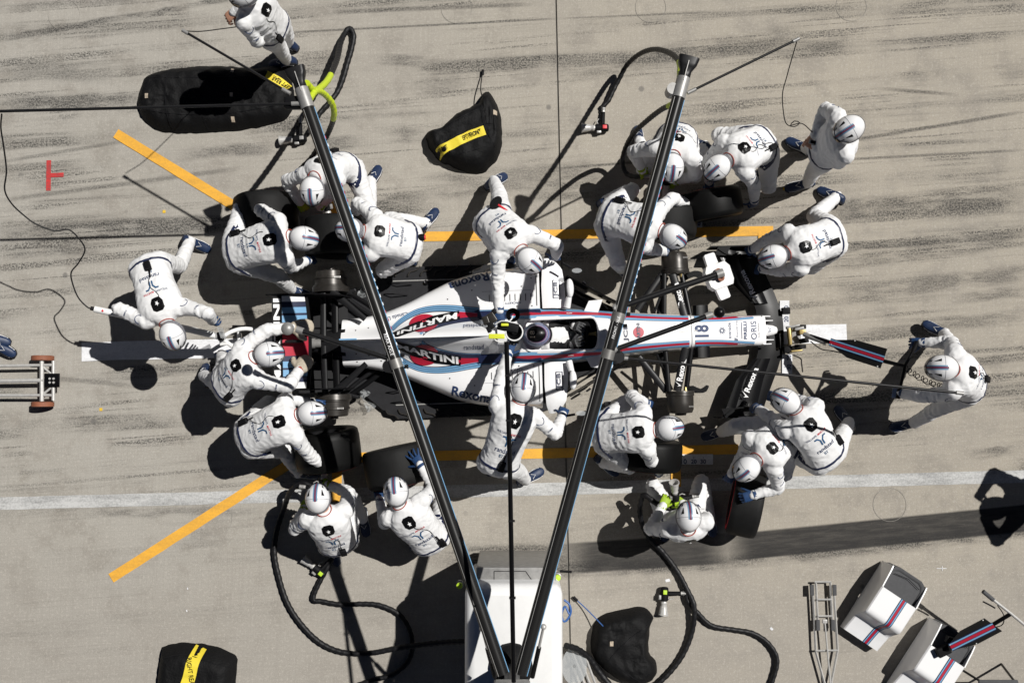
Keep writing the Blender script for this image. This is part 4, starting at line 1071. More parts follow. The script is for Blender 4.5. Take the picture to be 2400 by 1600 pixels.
# shark fin, roll hoop intake
cb(MB().prism([(.16, .50), (.16, .93), (.36, .985), (1.30, 1.005), (1.62, .955), (1.62, .8), (1.0, .7)], -.006, .006).xform(Matrix(((1, 0, 0, 0), (0, 0, 1, 0), (0, 1, 0, 0), (0, 0, 0, 1)))), 'shark_fin', 'car_white', cover)
cb(MB().box((.255, 0, .955), (.17, .0132, .07), None), 'fin_stripe', 'light_blue', cover, smooth=False)
air = MB().loft([[(x, y * w_, z0 + z * h) for y, z in [(math.cos(a), math.sin(a)) for a in [2 * math.pi * k / 20 for k in range(20)]]] for x, w_, h, z0 in ((1.70, .10, .08, .90), (1.83, .105, .085, .90), (1.90, .09, .075, .895), (1.88, .08, .065, .895), (1.8, .075, .06, .895))])
cb(air, 'air_intake', 'car_white', cover)
# camera on the roll hoop
cb(MB().box((1.86, 0, 1.0), (.09, .19, .03), None, .01), 'camera_pod', 'gloss_black', cover)
# vane panels ahead of the sidepods, with inlets behind
for s in (-1, 1):
    out = [(2.155, .27), (2.15, .5), (2.165, .70), (2.19, .785), (2.255, .785), (2.315, .735), (2.365, .665), (2.385, .5), (2.39, .27)]
    mb = MB(); rows = []
    for t in [k / 20 for k in range(21)]:
        y = .27 + t * .515; x0 = lerpt([(.27, 2.155), (.5, 2.15), (.70, 2.165), (.785, 2.19)], y); x1 = lerpt([(.27, 2.39), (.5, 2.385), (.665, 2.365), (.735, 2.315), (.785, 2.255)], y)
        z = .645 - .10 * max(0, (y - .5) / .285) ** 2.5
        rows.append([(x0 + (x1 - x0) * k / 6, s * y, z - .02 * (k / 6 - .3) ** 2 * 4) for k in range(7)])
    top = rows; mb.grid(top); mb.grid([[(p[0], p[1], p[2] - .02) for p in r] for r in rows])
    edge = [r[-1] for r in rows]; mb.grid([edge, [(p[0], p[1], p[2] - .02) for p in edge]])
    edge = [r[0] for r in rows]; mb.grid([edge, [(p[0], p[1], p[2] - .02) for p in edge]])
    edge = rows[-1]; mb.grid([edge, [(p[0], p[1], p[2] - .3) for p in edge]])
    vane = cb(mb, 'sidepod_vane', 'car_white', angle=50)
    v, f = text2d('JCB', .155, (2.30, s * .46), R(90) if s > 0 else R(90), .05)
    cb(MB().add([(x, y, .652 - .02 * ((x - 2.155) / .235 - .3) ** 2 * 4) for x, y in v], f), 'lettering', 'navy', vane, smooth=False)
    fr = [(2.268, .37), (2.332, .37), (2.332, .55), (2.268, .55)]
    mbf = MB()
    for (a, b) in zip(fr, fr[1:] + fr[:1]):
        dx, dy = b[0] - a[0], b[1] - a[1]; l = math.hypot(dx, dy); nx_, ny_ = -dy / l * .004, dx / l * .004
        pts = [(a[0] + nx_, a[1] + ny_), (b[0] + nx_, b[1] + ny_), (b[0] - nx_, b[1] - ny_), (a[0] - nx_, a[1] - ny_)]
        mbf.add([(x, s * y, .653 - .02 * ((x - 2.155) / .235 - .3) ** 2 * 4 - .10 * max(0, (y - .5) / .285) ** 2.5) for x, y in pts], [(0, 1, 2, 3)])
    cb(mbf, 'logo_frame', 'navy', vane, smooth=False)
    cb(MB().box((2.145, s * .47, .40), (.03, .42, .36), None), 'radiator_inlet', 'black')
    # mirror on its stalk
    mi = cb(MB().ell((2.43, s * .455, .70), (.042, .10, .05)), 'mirror', 'car_white')
    cb(MB().tube([(2.42, s * .37, .69), (2.40, s * .27, .66)], [.03, .035], 10), 'mirror_stalk', 'car_white', mi)
    cb(MB().box((2.388, s * .455, .70), (.006, .15, .06), None), 'mirror_glass', 'black', mi)
    # winglet on the chassis flank
    cb(MB().prism([(2.575, s * .235), (2.625, s * .335), (2.765, s * .345), (2.715, s * .215)], .575, .587), 'winglet', 'car_white')
    # louvres along the cover
    for k in range(9):
        x = 1.62 + k * .052; y0, y1 = .355, .425
        pts = [(x, s * y0, cover_z(x, y0) + .004), (x, s * y1, cover_z(x, y1) + .004), (x + .007, s * y1, cover_z(x, y1) + .012), (x + .007, s * y0, cover_z(x, y0) + .012)]
        cb(MB().add(pts, [(0, 1, 2, 3)]), 'louvre', 'black', cover, smooth=False)
# --- floor and plank
fl = [(-.15, .50), (.25, .52), (.45, .70), (.62, .80), (1.2, .80), (2.05, .80), (2.3, .72), (2.45, .45), (3.0, .28), (3.05, .1)]
floor = cb(MB().prism([(x, y) for x, y in fl] + [(x, -y) for x, y in reversed(fl)], .055, .075), 'floor', 'floor_carbon', smooth=False)
for s in (-1, 1):
    cb(MB().box((1.22, s * .655, .079), (1.25, .012, .012), None), 'floor_seam', 'dull_steel', floor, smooth=False)
    for k in range(9):
        x = .62 + k * .135
        path = [(x, s * .805), (x - .035, s * .765), (x - .11, s * .745), (x - .13, s * .70)]
        v, f = strip2d(path, .011); cb(MB().add([(a, b, .1) for a, b in v] + [(a, b, .07) for a, b in v], f + [(i, i + 2, i + 2 + len(v), i + len(v)) for i in range(len(v) - 2)]), 'floor_fin', 'brake_drum', floor, smooth=False)
    cb(MB().tube([(.95, s * .63, .085), (.955, s * .63, .09)], [.03, .018], 14), 'floor_sensor', 'gloss_black', floor)
    cb(MB().tube([(.5, s * .52, .09), (.62, s * .51, .16), (.75, s * .5, .09)], .006, 6), 'floor_stay', 'black', floor)
    cb(MB().tube([(.55, s * .63, .09), (.68, s * .62, .15), (.8, s * .61, .09)], .006, 6), 'floor_stay', 'black', floor)
    # bargeboards: tall curved vanes beside the chassis
    for off, z1, x0_, x1_ in ((0, .42, 2.42, 3.02), (.09, .34, 2.36, 2.85), (.17, .26, 2.34, 2.7)):
        path = [(x0_, s * (.62 - off * .2)), (x0_ + .18, s * (.52 - off * .5)), (x0_ + .4, s * (.40 - off * .5)), (x1_, s * (.30 - off * .3))]
        v, f = strip2d(path, .01); n = len(v)
        cb(MB().add([(a, b, .06) for a, b in v] + [(a, b, z1 - .1 * (i / n)) for i, (a, b) in enumerate(v)], [(i, i + 2, i + 2 + n, i + n) for i in range(n - 2)] + [tuple(q + n for q in t) for t in f]), 'bargeboard', 'gloss_black', floor)
    for k in range(4):
        cb(MB().box((2.62 + k * .08, s * (.56 - .07 * k), .20), (.05, .018, .10), Matrix.Rotation(R(-35 * s), 3, 'Z')), 'bargeboard_slot', 'black', floor, smooth=False)
# --- gearbox, rear crash structure, diffuser
cb(MB().loft([[(x, y * w_, z0 + z * h) for y, z in [(math.copysign(abs(math.cos(a)) ** .6, math.cos(a)), math.copysign(abs(math.sin(a)) ** .6, math.sin(a))) for a in [2 * math.pi * k / 20 for k in range(20)]]] for x, w_, h, z0 in ((.14, .16, .15, .32), (-.02, .14, .13, .33), (-.2, .09, .08, .34), (-.5, .05, .05, .33), (-.62, .04, .04, .33))]), 'gearbox', 'carbon_matt')
cb(MB().lathe([(-.16, .055), (-.36, .05), (-.36, .042), (-.1, .045)], Matrix.Translation((0, 0, .46)), 18), 'exhaust', 'dull_steel')
cb(MB().prism([(-.42, .5), (.1, .5), (.1, -.5), (-.42, -.5)], .12, .13).xform(Matrix.Rotation(R(8), 4, 'Y')), 'diffuser', 'carbon_matt', smooth=False)
for s in (-1, 1):
    for y in (.18, .36): cb(MB().box((-.2, s * y, .13), (.45, .008, .12), None), 'diffuser_fence', 'black', smooth=False)
# --- suspension and brake drums
def arm(pts, r, name='wishbone', mt='carbon_matt', flat=.35): return cb(MB().tube(pts, r, 12, flat=flat), name, mt)
for s in (-1, 1):
    arm([(-.07, s * .56, .47), (-.075, s * .03, .49)], .028)
    arm([(.04, s * .55, .42), (.035, s * .05, .44)], .036, mt='gloss_black')
    arm([(.02, s * .52, .50), (.16, s * .40, .52), (.36, s * .225, .53)], [.045, .034, .028])
    arm([(.10, s * .56, .22), (.32, s * .42, .22), (.48, s * .30, .22)], .026, mt='gloss_black')
    arm([(.06, s * .53, .22), (.28, s * .36, .22), (.42, s * .27, .24)], .022, 'push_rod', flat=1)
    arm([(-.02, s * .545, .33), (.0, s * .62, .33)], .07, 'upright', flat=1.3)
    # rear drum with ridges
    y0 = .525
    prof = [(0, .10), (0, .185), (.055, .19), (.062, .178), (.07, .178), (.076, .165), (.13, .163), (.135, .17), (.15, .17), (.155, .155), (.215, .15), (.225, .13), (.225, .05), (.25, .05), (.255, .0)]
    m = Matrix.Translation((-.015, s * y0, .345)) @ Matrix.Rotation(R(90) * s, 4, 'Z')
    d = cb(MB().lathe(prof, m, 36), 'brake_drum', 'brake_drum', angle=25)
    for k in range(6): cb(MB().box((.05 + k * .012, s * (y0 + .142), .345 + .155), (.004, .018, .02), Matrix.Rotation(R(25), 3, 'Y')), 'drum_slot', 'steel', d, smooth=False)
    cb(MB().box((.13, s * .53, .16), (.20, .04, .14), Matrix.Rotation(R(20 * s), 3, 'Z'), .01), 'brake_duct', 'carbon_matt')
    for k in range(3): cb(MB().box((-.09 - k * .03, s * .53, .33), (.006, .07, .26), None), 'duct_fin', 'gloss_black', smooth=False)
    # heat foil ahead of the rear drum
    rows = [[(.20 + (.07 + .05 * math.sin(j * .9)) * i / 6 + .10 * j / 12 + .012 * noise.noise(Vector((i, j, 5))), s * (.48 + .24 * j / 12), .10 + .05 * noise.noise(Vector((i * .7, j * .8, s)))) for j in range(13)] for i in range(7)]
    cb(MB().grid(rows), 'heat_foil', 'clear', floor)
    # front end
    arm([(3.60, s * .165, .49), (3.50, s * .60, .46)], .042, flat=.3)
    a1 = cars_arm = arm([(3.665, s * .17, .45), (3.595, s * .60, .44)], .027, flat=.5, mt='gloss_black')
    arm([(3.40, s * .18, .44), (3.42, s * .60, .44)], .026, mt='gloss_black')
    arm([(3.13, s * .24, .42), (3.28, s * .44, .42), (3.40, s * .60, .40)], .034)
    arm([(3.38, s * .20, .25), (3.46, s * .58, .20)], .03, mt='gloss_black')
    arm([(3.30, s * .22, .5), (3.48, s * .58, .26)], .014, 'push_rod', flat=1)
    cb(MB().lathe([(0, .012), (.05, .022), (.06, .0)], Matrix.Translation((3.59, s * .555, .44)) @ Matrix.Rotation(R(90) * s, 4, 'Z'), 10), 'rod_end', 'brass')
    v, f = text2d('Rexona', .235, (0, 0), 0, .062)
    dr = Vector((3.50 - 3.60, s * .435, 0)).normalized() if s > 0 else Vector((3.60 - 3.50, -s * .435, 0)).normalized()
    dr = Vector((-.1, .435, 0)).normalized() if s > 0 else Vector((.1, .435, 0)).normalized()
    pr = Vector((-dr.y, dr.x, 0)); c0 = Vector((3.548, s * .385, .492))
    lt = MB().add([c0 + dr * x + pr * y + Vector((0, 0, -(.4 * 0))) for x, y in v], f)
    ck = [c0 + dr * x + pr * y for x, y in ((-.175, .012), (-.16, -.03), (-.125, .045), (-.16, -.005))]
    lt.add(ck, [(0, 1, 2, 3)])
    cb(lt, 'lettering', 'print_white', smooth=False)
    y0 = .60
    prof = [(0, .08), (0, .148), (.02, .152), (.024, .145), (.05, .146), (.054, .138), (.12, .137), (.19, .134), (.225, .118), (.23, .06), (.25, .055), (.255, 0)]
    d = cb(MB().lathe(prof, Matrix.Translation((3.545, s * y0, .35)) @ Matrix.Rotation(R(90) * s, 4, 'Z'), 36), 'brake_drum', 'brake_drum', angle=25)
    for k in range(7): cb(MB().box((3.60 + k * .009, s * (y0 + .16), .35 + .11), (.003, .016, .02), Matrix.Rotation(R(35), 3, 'Y')), 'drum_slot', 'steel', d, smooth=False)
    # scoop fins ahead of the drum
    for k, (zz, ln) in enumerate(((.40, .17), (.30, .19), (.2, .2))):
        path = [(3.66, s * .575), (3.74, s * .605), (3.80, s * .60), (3.66 + ln, s * .555)]
        v, f = strip2d(path, lambda t: .05 * (1 - .8 * t) + .01); cb(MB().add([(a, b, zz) for a, b in v] + [(a, b, zz - .012) for a, b in v], f + [tuple(q + len(v) for q in t) for t in f]), 'brake_scoop', 'gloss_black')
    # camera housing beside the nose
    cb(MB().loft([[(x, y, .40 + z) for x, z in ((3.695, -.05), (3.70, .02), (3.73, .05), (3.82, .05), (3.858, .02), (3.86, -.05))] for y in (s * .15, s * .268)]), 'camera_housing', 'gloss_black')
# --- front wing
FW_LE = [(0, 4.715), (.12, 4.712), (.25, 4.685), (.4, 4.635), (.55, 4.57), (.72, 4.50), (.88, 4.44)]
FW_TE = [(0, 4.43), (.22, 4.425), (.30, 4.40), (.5, 4.36), (.7, 4.31), (.88, 4.27)]
def wing_el(le, te, z0, z1, ya, yb, name, mt, par=None, camber=.02, n=40, s=None):
    rows = []
    for i in range(n + 1):
        y = ya + (yb - ya) * i / n; a = lerpt(le, abs(y)); b = lerpt(te, abs(y)); row = []
        for k in range(9):
            t = k / 8; zz = z0 + (z1 - z0) * t * t + camber * math.sin(math.pi * t)
            row.append((a + (b - a) * t, y, zz))
        for k in range(8, -1, -1):
            t = k / 8; zz = z0 + (z1 - z0) * t * t + camber * math.sin(math.pi * t) - .012 * math.sin(math.pi * (t * .9 + .05))
            row.append((a + (b - a) * t, y, zz - .001))
        rows.append(row)
    return cb(MB().loft(rows), name, mt, par, angle=35)
wing = wing_el(FW_LE, FW_TE, .085, .115, -.88, .88, 'front_wing', 'gloss_black')
for s in (-1, 1):
    a, b = (.29, .88) if s > 0 else (-.88, -.29)
    wing_el([(.27, 4.56), (.5, 4.47), (.88, 4.36)], [(.27, 4.45), (.5, 4.32), (.88, 4.20)], .12, .16, a, b, 'flap', 'gloss_black', wing)
    wing_el([(.27, 4.46), (.5, 4.33), (.88, 4.22)], [(.27, 4.40), (.5, 4.24), (.88, 4.10)], .16, .20, a, b, 'flap', 'carbon_matt', wing)
    wing_el([(.27, 4.415), (.5, 4.25), (.88, 4.12)], [(.27, 4.37), (.5, 4.16), (.88, 4.0)], .20, .24, a, b, 'flap', 'gloss_black', wing)
    cb(MB().box((4.20, s * .89, .16), (.52, .012, .22), None), 'endplate', 'gloss_black', wing, smooth=False)
    cb(MB().prism([(3.98, s * .80), (4.02, s * .895), (4.15, s * .89), (4.10, s * .79)], .27, .285), 'cascade', 'gloss_black', wing)
    v, f = strip2d([(4.02, s * .86), (4.12, s * .80), (4.28, s * .79), (4.42, s * .78)], .012)
    cb(MB().add([(x, y, .30) for x, y in v] + [(x, y, .16) for x, y in v], f + [(i, i + 2, i + 2 + len(v), i + len(v)) for i in range(len(v) - 2)]), 'wing_fence', 'gloss_black', wing)
    # lettering along the flap
    p0, p1 = Vector((4.375, s * .355)), Vector((4.24, s * .66)); dr = (p1 - p0).normalized() if s < 0 else (p1 - p0).normalized()
    if s < 0: dr = -dr
    pr = Vector((-dr.y, dr.x)); c0 = (p0 + p1) / 2
    v, f = text2d('Rexona', .27, (0, 0), 0, .06)
    V = []
    for x, y in v:
        q = c0 + dr * x + pr * y; V.append((q.x, q.y, .262))
    lt = MB().add(V, f)
    ck = [c0 + dr * x + pr * y for x, y in ((-.20, .01), (-.18, -.04), (-.14, .05), (-.18, -.005))]
    lt.add([(q.x, q.y, .262) for q in ck], [(0, 1, 2, 3)])
    cb(lt, 'lettering', 'print_white', wing, smooth=False)
    cb(MB().box((4.735, s * .205, .12), (.085, .07, .06), None, .008), 'wing_bracket', 'black', wing)
# --- rear wing
def rw_z(x): return .80 + .06 * max(0, (-.15 - x) / .35) ** 1.4
def rw_quad(y0, y1, x0f, x1f, name, mt, par=None, dz=0.0):
    rows = []
    for i in range(7):
        y = y0 + (y1 - y0) * i / 6; a, b = x0f(y), x1f(y)
        rows.append([(a + (b - a) * k / 8, y, rw_z(a + (b - a) * k / 8) + dz) for k in range(9)])
    return cb(MB().grid(rows), name, mt, par)
fl_edge = lambda y: -.195 + .03 * (1 - (y / .46) ** 2)
rw = cb(MB().loft([[(x, y, rw_z(x) - .004 - dz) for x, dz in [(-.505, 0), (-.41, 0), (-.3, 0), (fl_edge(y) + .03, 0), (fl_edge(y) + .03, .02), (-.3, .03), (-.41, .02), (-.505, .012)]] for y in [-.462 + .924 * k / 24 for k in range(25)]]), 'rear_wing', 'gloss_black', angle=30)
bandsY = [(.455, .398, 'print_white'), (.398, .343, 'navy'), (.343, .285, 'light_blue'), (.285, .262, 'navy'), (.262, .195, 'light_blue'), (.195, .135, 'navy'), (.135, -.135, 'martini_red'),
          (-.135, -.19, 'navy'), (-.19, -.252, 'light_blue'), (-.252, -.272, 'navy'), (-.272, -.335, 'light_blue'), (-.335, -.395, 'navy'), (-.395, -.455, 'print_white')]
for a, b, mt in bandsY: rw_quad(a, b, lambda y: -.41, fl_edge, 'wing_stripe', mt, rw, .001)
v, f = text2d('MARTINI', .86, (-.457, 0), R(90), .066)
cb(MB().add([(x, y, rw_z(x) + .004) for x, y in v], f), 'lettering', 'print_white', rw, smooth=False)
cb(MB().prism([(-.417, .455), (-.408, .455), (-.408, -.455), (-.417, -.455)], .86, .872), 'gurney_flap', 'black', rw, smooth=False)
for s in (-1, 1):
    cb(MB().prism([(-.56, .30), (-.56, .87), (-.12, .87), (.16, .60), (.20, .30)], s * .468 - .006, s * .468 + .006).xform(Matrix(((1, 0, 0, 0), (0, 0, 1, 0), (0, 1, 0, 0), (0, 0, 0, 1)))), 'endplate', 'gloss_black', rw)
cb(MB().tube([(-.3, 0, .36), (-.36, 0, .8)], [.03, .02], 10, flat=.3), 'wing_support', 'carbon_matt', rw)
cb(MB().box((-.28, 0, .90), (.18, .03, .05), None, .01), 'flap_actuator', 'carbon_matt', rw)

# --- stripes and lettering laid on the bodywork
bw_v = []; bw_f = []
for q in (cover_mb, ch_mb, no_mb):
    o = len(bw_v); bw_v += q.v; bw_f += [tuple(i + o for i in f) for f in q.f]
car_bvh = BVHTree.FromPolygons(bw_v, bw_f)
UPV = Vector((0, 0, 1))
def top(x, y): return Vector((x, y, 2.0)), -UPV, UPV
def decal(name, data, mt, off=.004, par=None):
    if name == 'stripe': data = ([(x, (max(-1, min(1, y / (tabs(CH_W, x) - .006))) * (tabs(CH_W, x) - .006)) if x > 2.5 else y) for x, y in data[0]], data[1])
    q = drape_mb(data, car_bvh, top, off)
    if q.f: return cb(q, name, mt, par or cover, smooth=True)
for s in (-1, 1):
    # bands along cockpit and nose; red in the middle, light blue pairs on navy
    path = [(4.34, s * .152), (4.15, s * .138), (3.95, s * .126), (3.66, s * .126), (3.3, s * .143), (2.95, s * .170), (2.75, s * .196), (2.5, s * .207), (2.25, s * .220), (2.0, s * .218), (1.75, s * .222), (1.5, s * .226)]
    wsc = lambda t: .62 + .38 * min(1, max(0, (t - .35) / .35))
    decal('stripe', strip2d(path, lambda t: .104 * wsc(t)), 'navy', .004, chassis)
    decal('stripe', strip2d(path, lambda t: .034 * wsc(t)), 'martini_red', .0085, chassis)
    for o_ in (-.041, -.0255, .0255, .041):
        decal('stripe', strip2d(path, lambda t: .0135 * wsc(t), offs=lambda t, o_=o_: o_ * wsc(t)), 'light_blue', .0085, chassis)
    # the bands swell round the roundel on the engine cover
    outer = [(1.52, s * .262), (1.40, s * .278), (1.25, s * .302), (1.08, s * .312), (.92, s * .295), (.80, s * .25), (.70, s * .185), (.63, s * .11)]
    decal('stripe', strip2d(outer, lambda t: .082 * (1 - .35 * t)), 'navy', .004)
    for o_ in (-.027, -.003, .021): decal('stripe', strip2d(outer, lambda t: .0165 * (1 - .4 * t), offs=lambda t, o_=o_: o_ * s * (1 - .35 * t)), 'light_blue', .0085)
    inner = [(1.52, s * .190), (1.38, s * .188), (1.22, s * .170), (1.08, s * .135), (.98, s * .095), (.93, s * .05)]
    decal('stripe', strip2d(inner, lambda t: .056 + .035 * t), 'navy', .004)
    for o_ in (-.016, .006): decal('stripe', strip2d(inner, lambda t: .015 + .010 * t, offs=lambda t, o_=o_: o_ * (1 + .6 * t)), 'light_blue', .0085)
    mid_ = [(1.52, s * .226), (1.30, s * .235)]
    decal('stripe', strip2d([(1.52, s * .226), (1.40, s * .230), (1.28, s * .232)], lambda t: .034 + .045 * t), 'martini_red', .0095)
    disc = [(.955 + .150 * math.cos(a), s * (.162 + .098 * math.sin(a))) for a in [2 * math.pi * k / 40 for k in range(40)]]
    decal('roundel', poly2d(disc, .05), 'martini_red', .011)
    barp = [(1.315, s * .278), (1.325, s * .186), (1.1, s * .142), (.9, s * .085), (.68, s * .018), (.64, s * .070), (.83, s * .162), (1.05, s * .238)]
    decal('name_bar', poly2d(barp, .05), 'gloss_black', .0145)
    vv, ff = text2d('MARTINI', .575, (0, 0), 0, .066)
    def bend(x, y):
        t = (x + .2875) / .575                       # along the bar
        if s > 0: t = 1 - t
        X = .695 + t * .60; c = lerpt([(.695, .062), (.9, .127), (1.1, .19), (1.3, .228)], X); k = lerpt([(.695, .55), (1.0, 1.0), (1.3, 1.08)], X)
        return (X, s * c + y * k * (1 if s < 0 else -1))
    decal('lettering', ([bend(x, y) for x, y in vv], ff), 'print_white', .018)
    decal('lettering', text2d('randstad', .20, (1.46, s * .105), 0 if s < 0 else R(180)), 'print_navy', .004)
    decal('lettering', text2d('HACKETT', .16, (1.86, s * .335), 0 if s < 0 else R(180), .02), 'print_navy', .004)
    decal('lettering', text2d('CanadaLife', .26, (.66, s * .245), R(-12) if s < 0 else R(180 + 12)), 'print_navy', .004)
    decal('lettering', text2d('Rexona', .42, (1.42, s * .575), R(-14) if s < 0 else R(180 + 14), .10), 'print_navy', .004)
    decal('lettering', text2d('randstad', .14, (2.72, s * .235), R(8) if s < 0 else R(180 - 8)), 'print_navy', .004, chassis)
    decal('lettering', text2d('MARTINI', .055, (2.42, s * .212), 0 if s < 0 else R(180)), 'print_white', .011, chassis)
decal('numeral', text2d('18', .125, (3.765, 0), R(90), .15), 'print_navy', .004, nose)
decal('lettering', text2d('JCB', .18, (2.985, 0), R(90), .055), 'navy', .004, chassis)
decal('roundel', poly2d([(3.11 + .055 * math.cos(a), .055 * math.sin(a)) for a in [2 * math.pi * k / 24 for k in range(24)]], .05), 'martini_red', .004, chassis)
decal('lettering', text2d('MARTINI', .19, (3.11, 0), R(90), .034), 'navy', .010, chassis)
decal('lettering', text2d('avanade', .16, (4.065, 0), R(90)), 'print_navy', .004, nose)
for a_ in (0, 60, 120):
    pts = [(3.985 + .034 * math.cos(t) * math.cos(R(a_)) - .015 * math.sin(t) * math.sin(R(a_)), .034 * math.cos(t) * math.sin(R(a_)) + .015 * math.sin(t) * math.cos(R(a_))) for t in [2 * math.pi * k / 20 for k in range(21)]]
    decal('emblem', strip2d(pts, .004, .01), 'print_navy', .004, nose)
decal('lettering', text2d('financial', .17, (4.15, .015), R(90), .02), 'print_navy', .004, nose)
for k in range(3): decal('emblem', poly2d([(4.12 + k * .013, -.105), (4.128 + k * .013, -.105), (4.128 + k * .013, -.075 - .006 * k), (4.12 + k * .013, -.075 - .006 * k)], 1), 'print_navy', .004, nose)
decal('lettering', text2d('PIRELLI', .18, (4.24, 0), R(90), .034), 'print_navy', .004, nose)
decal('emblem', strip2d([(4.200, -.085), (4.200, .085)], .006), 'print_navy', .004, nose)
decal('lettering', text2d('ORIS', .19, (4.335, 0), R(90), .062), 'print_navy', .004, nose)
decal('lettering', text2d('swiss', .15, (4.39, 0), R(90)), 'strap_grey', .004, nose)
cb(MB().add([(x, y, .2875 - .3 * max(0, x - 4.5)) for x, y in text2d('W', .05, (4.515, 0), R(90))[0]], TEXT['W'][1]), 'lettering', 'print_navy', nose, smooth=False)
for r_ in (.028,):
    pts = [(2.83 + r_ * math.cos(a), r_ * math.sin(a)) for a in [2 * math.pi * k / 24 for k in range(25)]]
    decal('emblem', strip2d(pts, .004, .01), 'label_red', .004, chassis)
    decal('lettering', text2d('N', .022, (2.83, 0), R(90)), 'label_red', .004, chassis)
# panel joints and fasteners
decal('panel_joint', strip2d([(3.655, -.15), (3.655, .15)], .010), 'black', .004, nose)
for s in (-1, 1):
    decal('panel_joint', strip2d([(1.55, s * .46), (2.05, s * .46)], .003), 'strap_grey', .003)
    decal('panel_joint', strip2d([(2.10, s * .30), (2.10, s * .66)], .008), 'black', .003)
    for x, y in ((1.2, .40), (1.45, .48), (1.7, .50), (1.95, .50), (2.05, .58), (.25, .12), (.25, .2), (.5, .2), (1.75, .30), (1.9, .30), (2.05, .30), (.38, .14)):
        decal('fastener', poly2d([(x + .007 * math.cos(a), s * y + .007 * math.sin(a)) for a in [2 * math.pi * k / 8 for k in range(8)]], 1), 'black', .004)
decal('nose_latch', strip2d([(3.52, -.01), (3.6, .0), (3.72, .005)], .008), 'dull_steel', .008, nose)
# ============================================================ the driver in the cockpit
I = dict(pel=CW(2.5, 0, .22), neck=CW(2.15, 0, .55), head=CW(2.09, 0, .76), face=CM.to_3x3() @ Vector((1, 0, .12)), sh=(CW(2.2, .2, .6), CW(2.2, -.2, .6)),
         elL=None, haL=(*proj(CW(2.48, .095, .54)), .54), elR=None, haR=(*proj(CW(2.46, -.095, .54)), .54), knL=None, anL=CW(3.15, .08, .36), knR=None, anR=CW(3.15, -.08, .36), bend=.01, nl=.2, shw=.105, tw=.68, hand='dark', driver=True, print=False)
I['elL'] = (*proj(CW(2.30, .13, .38)), .38); I['elR'] = (*proj(CW(2.30, -.13, .38)), .38)
person('racing driver in a purple ringed helmet numbered 18, seated in the cockpit', I, group='people in the racing car')
DRIVER = PEOPLE[-1]
# ============================================================ wheels off and on the car
def make_wheel(name, width, used):
    """axle along local x, outer face towards +x"""
    root = empty(name, (0, 0, 0)); hw = width / 2
    prof = []
    for a, r in ((-hw * .86, .19), (-hw * .97, .225), (-hw, .27), (-hw * .97, .305), (-hw * .88, .325), (-hw * .6, .3345), (0, .336), (hw * .6, .3345), (hw * .88, .325), (hw * .97, .305), (hw, .27), (hw * .97, .225), (hw * .86, .19)): prof.append((a, r))
    MB().lathe(prof, None, 48).build('tyre', 'rubber' if used else 'rubber_new', root, world=False, angle=50)
    rim = MB().lathe([(-hw * .86, .19), (-hw * .8, .178), (hw * .55, .17), (hw * .8, .178), (hw * .86, .19)], None, 36).build('rim', 'carbon_matt', root, world=False)
    for k in range(10):
        a = 2 * math.pi * k / 10
        MB().tube([(hw * .35, .04 * math.cos(a), .04 * math.sin(a)), (hw * .6, .11 * math.cos(a + .1), .11 * math.sin(a + .1)), (hw * .7, .175 * math.cos(a + .15), .175 * math.sin(a + .15))], [.017, .013, .015], 6).build('spoke', 'carbon_matt', rim, world=False)
    MB().lathe([(hw * .2, .055), (hw * .55, .05), (hw * .62, .035), (hw * .62, .0)], None, 18).build('wheel_nut', 'brass', rim, world=False)
    st = MB(); seg = 40
    rows = [[(x, r * math.cos(2 * math.pi * i / seg), r * math.sin(2 * math.pi * i / seg)) for x, r in ((hw * .999 + .0015, .262), (hw * 1.0 + .0025, .272), (hw * .985 + .003, .292))] for i in range(seg + 1)]
    st.grid(rows).build('sidewall_band', 'label_red', root, world=False)
    return root
WG = 'racing wheels being changed'
wheels = [  # px, py, z, yaw of the axle (image degrees, outer face), tilt, rear, used, label
 (624, 506, .34, 94, 4, True, True, 'worn grey rear tyre held by the crouching man in the orange guide corner'),
 (790, 556, .36, 90, 0, True, True, 'tyre with a red sidewall edge held up to the rear brake drum under the boom'),
 (1558, 518, .34, 84, 0, False, True, 'worn grey front tyre under the arms of the fitter at the bare boom'),
 (1663, 480, .34, 100, -6, False, False, 'shiny dark front tyre under the tyre carrier beside the standing man'),
 (768, 1052, .36, -84, 7, True, False, 'black rear tyre leaning against the tool belt fitter'),
 (931, 1091, .34, -78, 0, True, True, 'worn rear tyre standing under an open blue glove'),
 (1521, 1064, .36, -94, 4, False, False, 'dark front tyre held by the kneeling fitter beside the 10 20 30 plate'),
 (1748, 1180, .34, 168, 10, False, True, 'front tyre with a bright red sidewall ring on the white road line')]
protos = {}
for px, py, z, yaw, tilt, rear, used, lab in wheels:
    key = (rear, used)
    if key not in protos: w_ = protos[key] = make_wheel('wheel_assembly', .40 if rear else .305, used)
    else: w_ = copy_tree(protos[key])
    w_.name = 'wheel_assembly'; tag(w_, lab, 'wheel', WG)
    w_.location = P(px, py, z); w_.rotation_euler = (0, R(tilt), R(yaw))

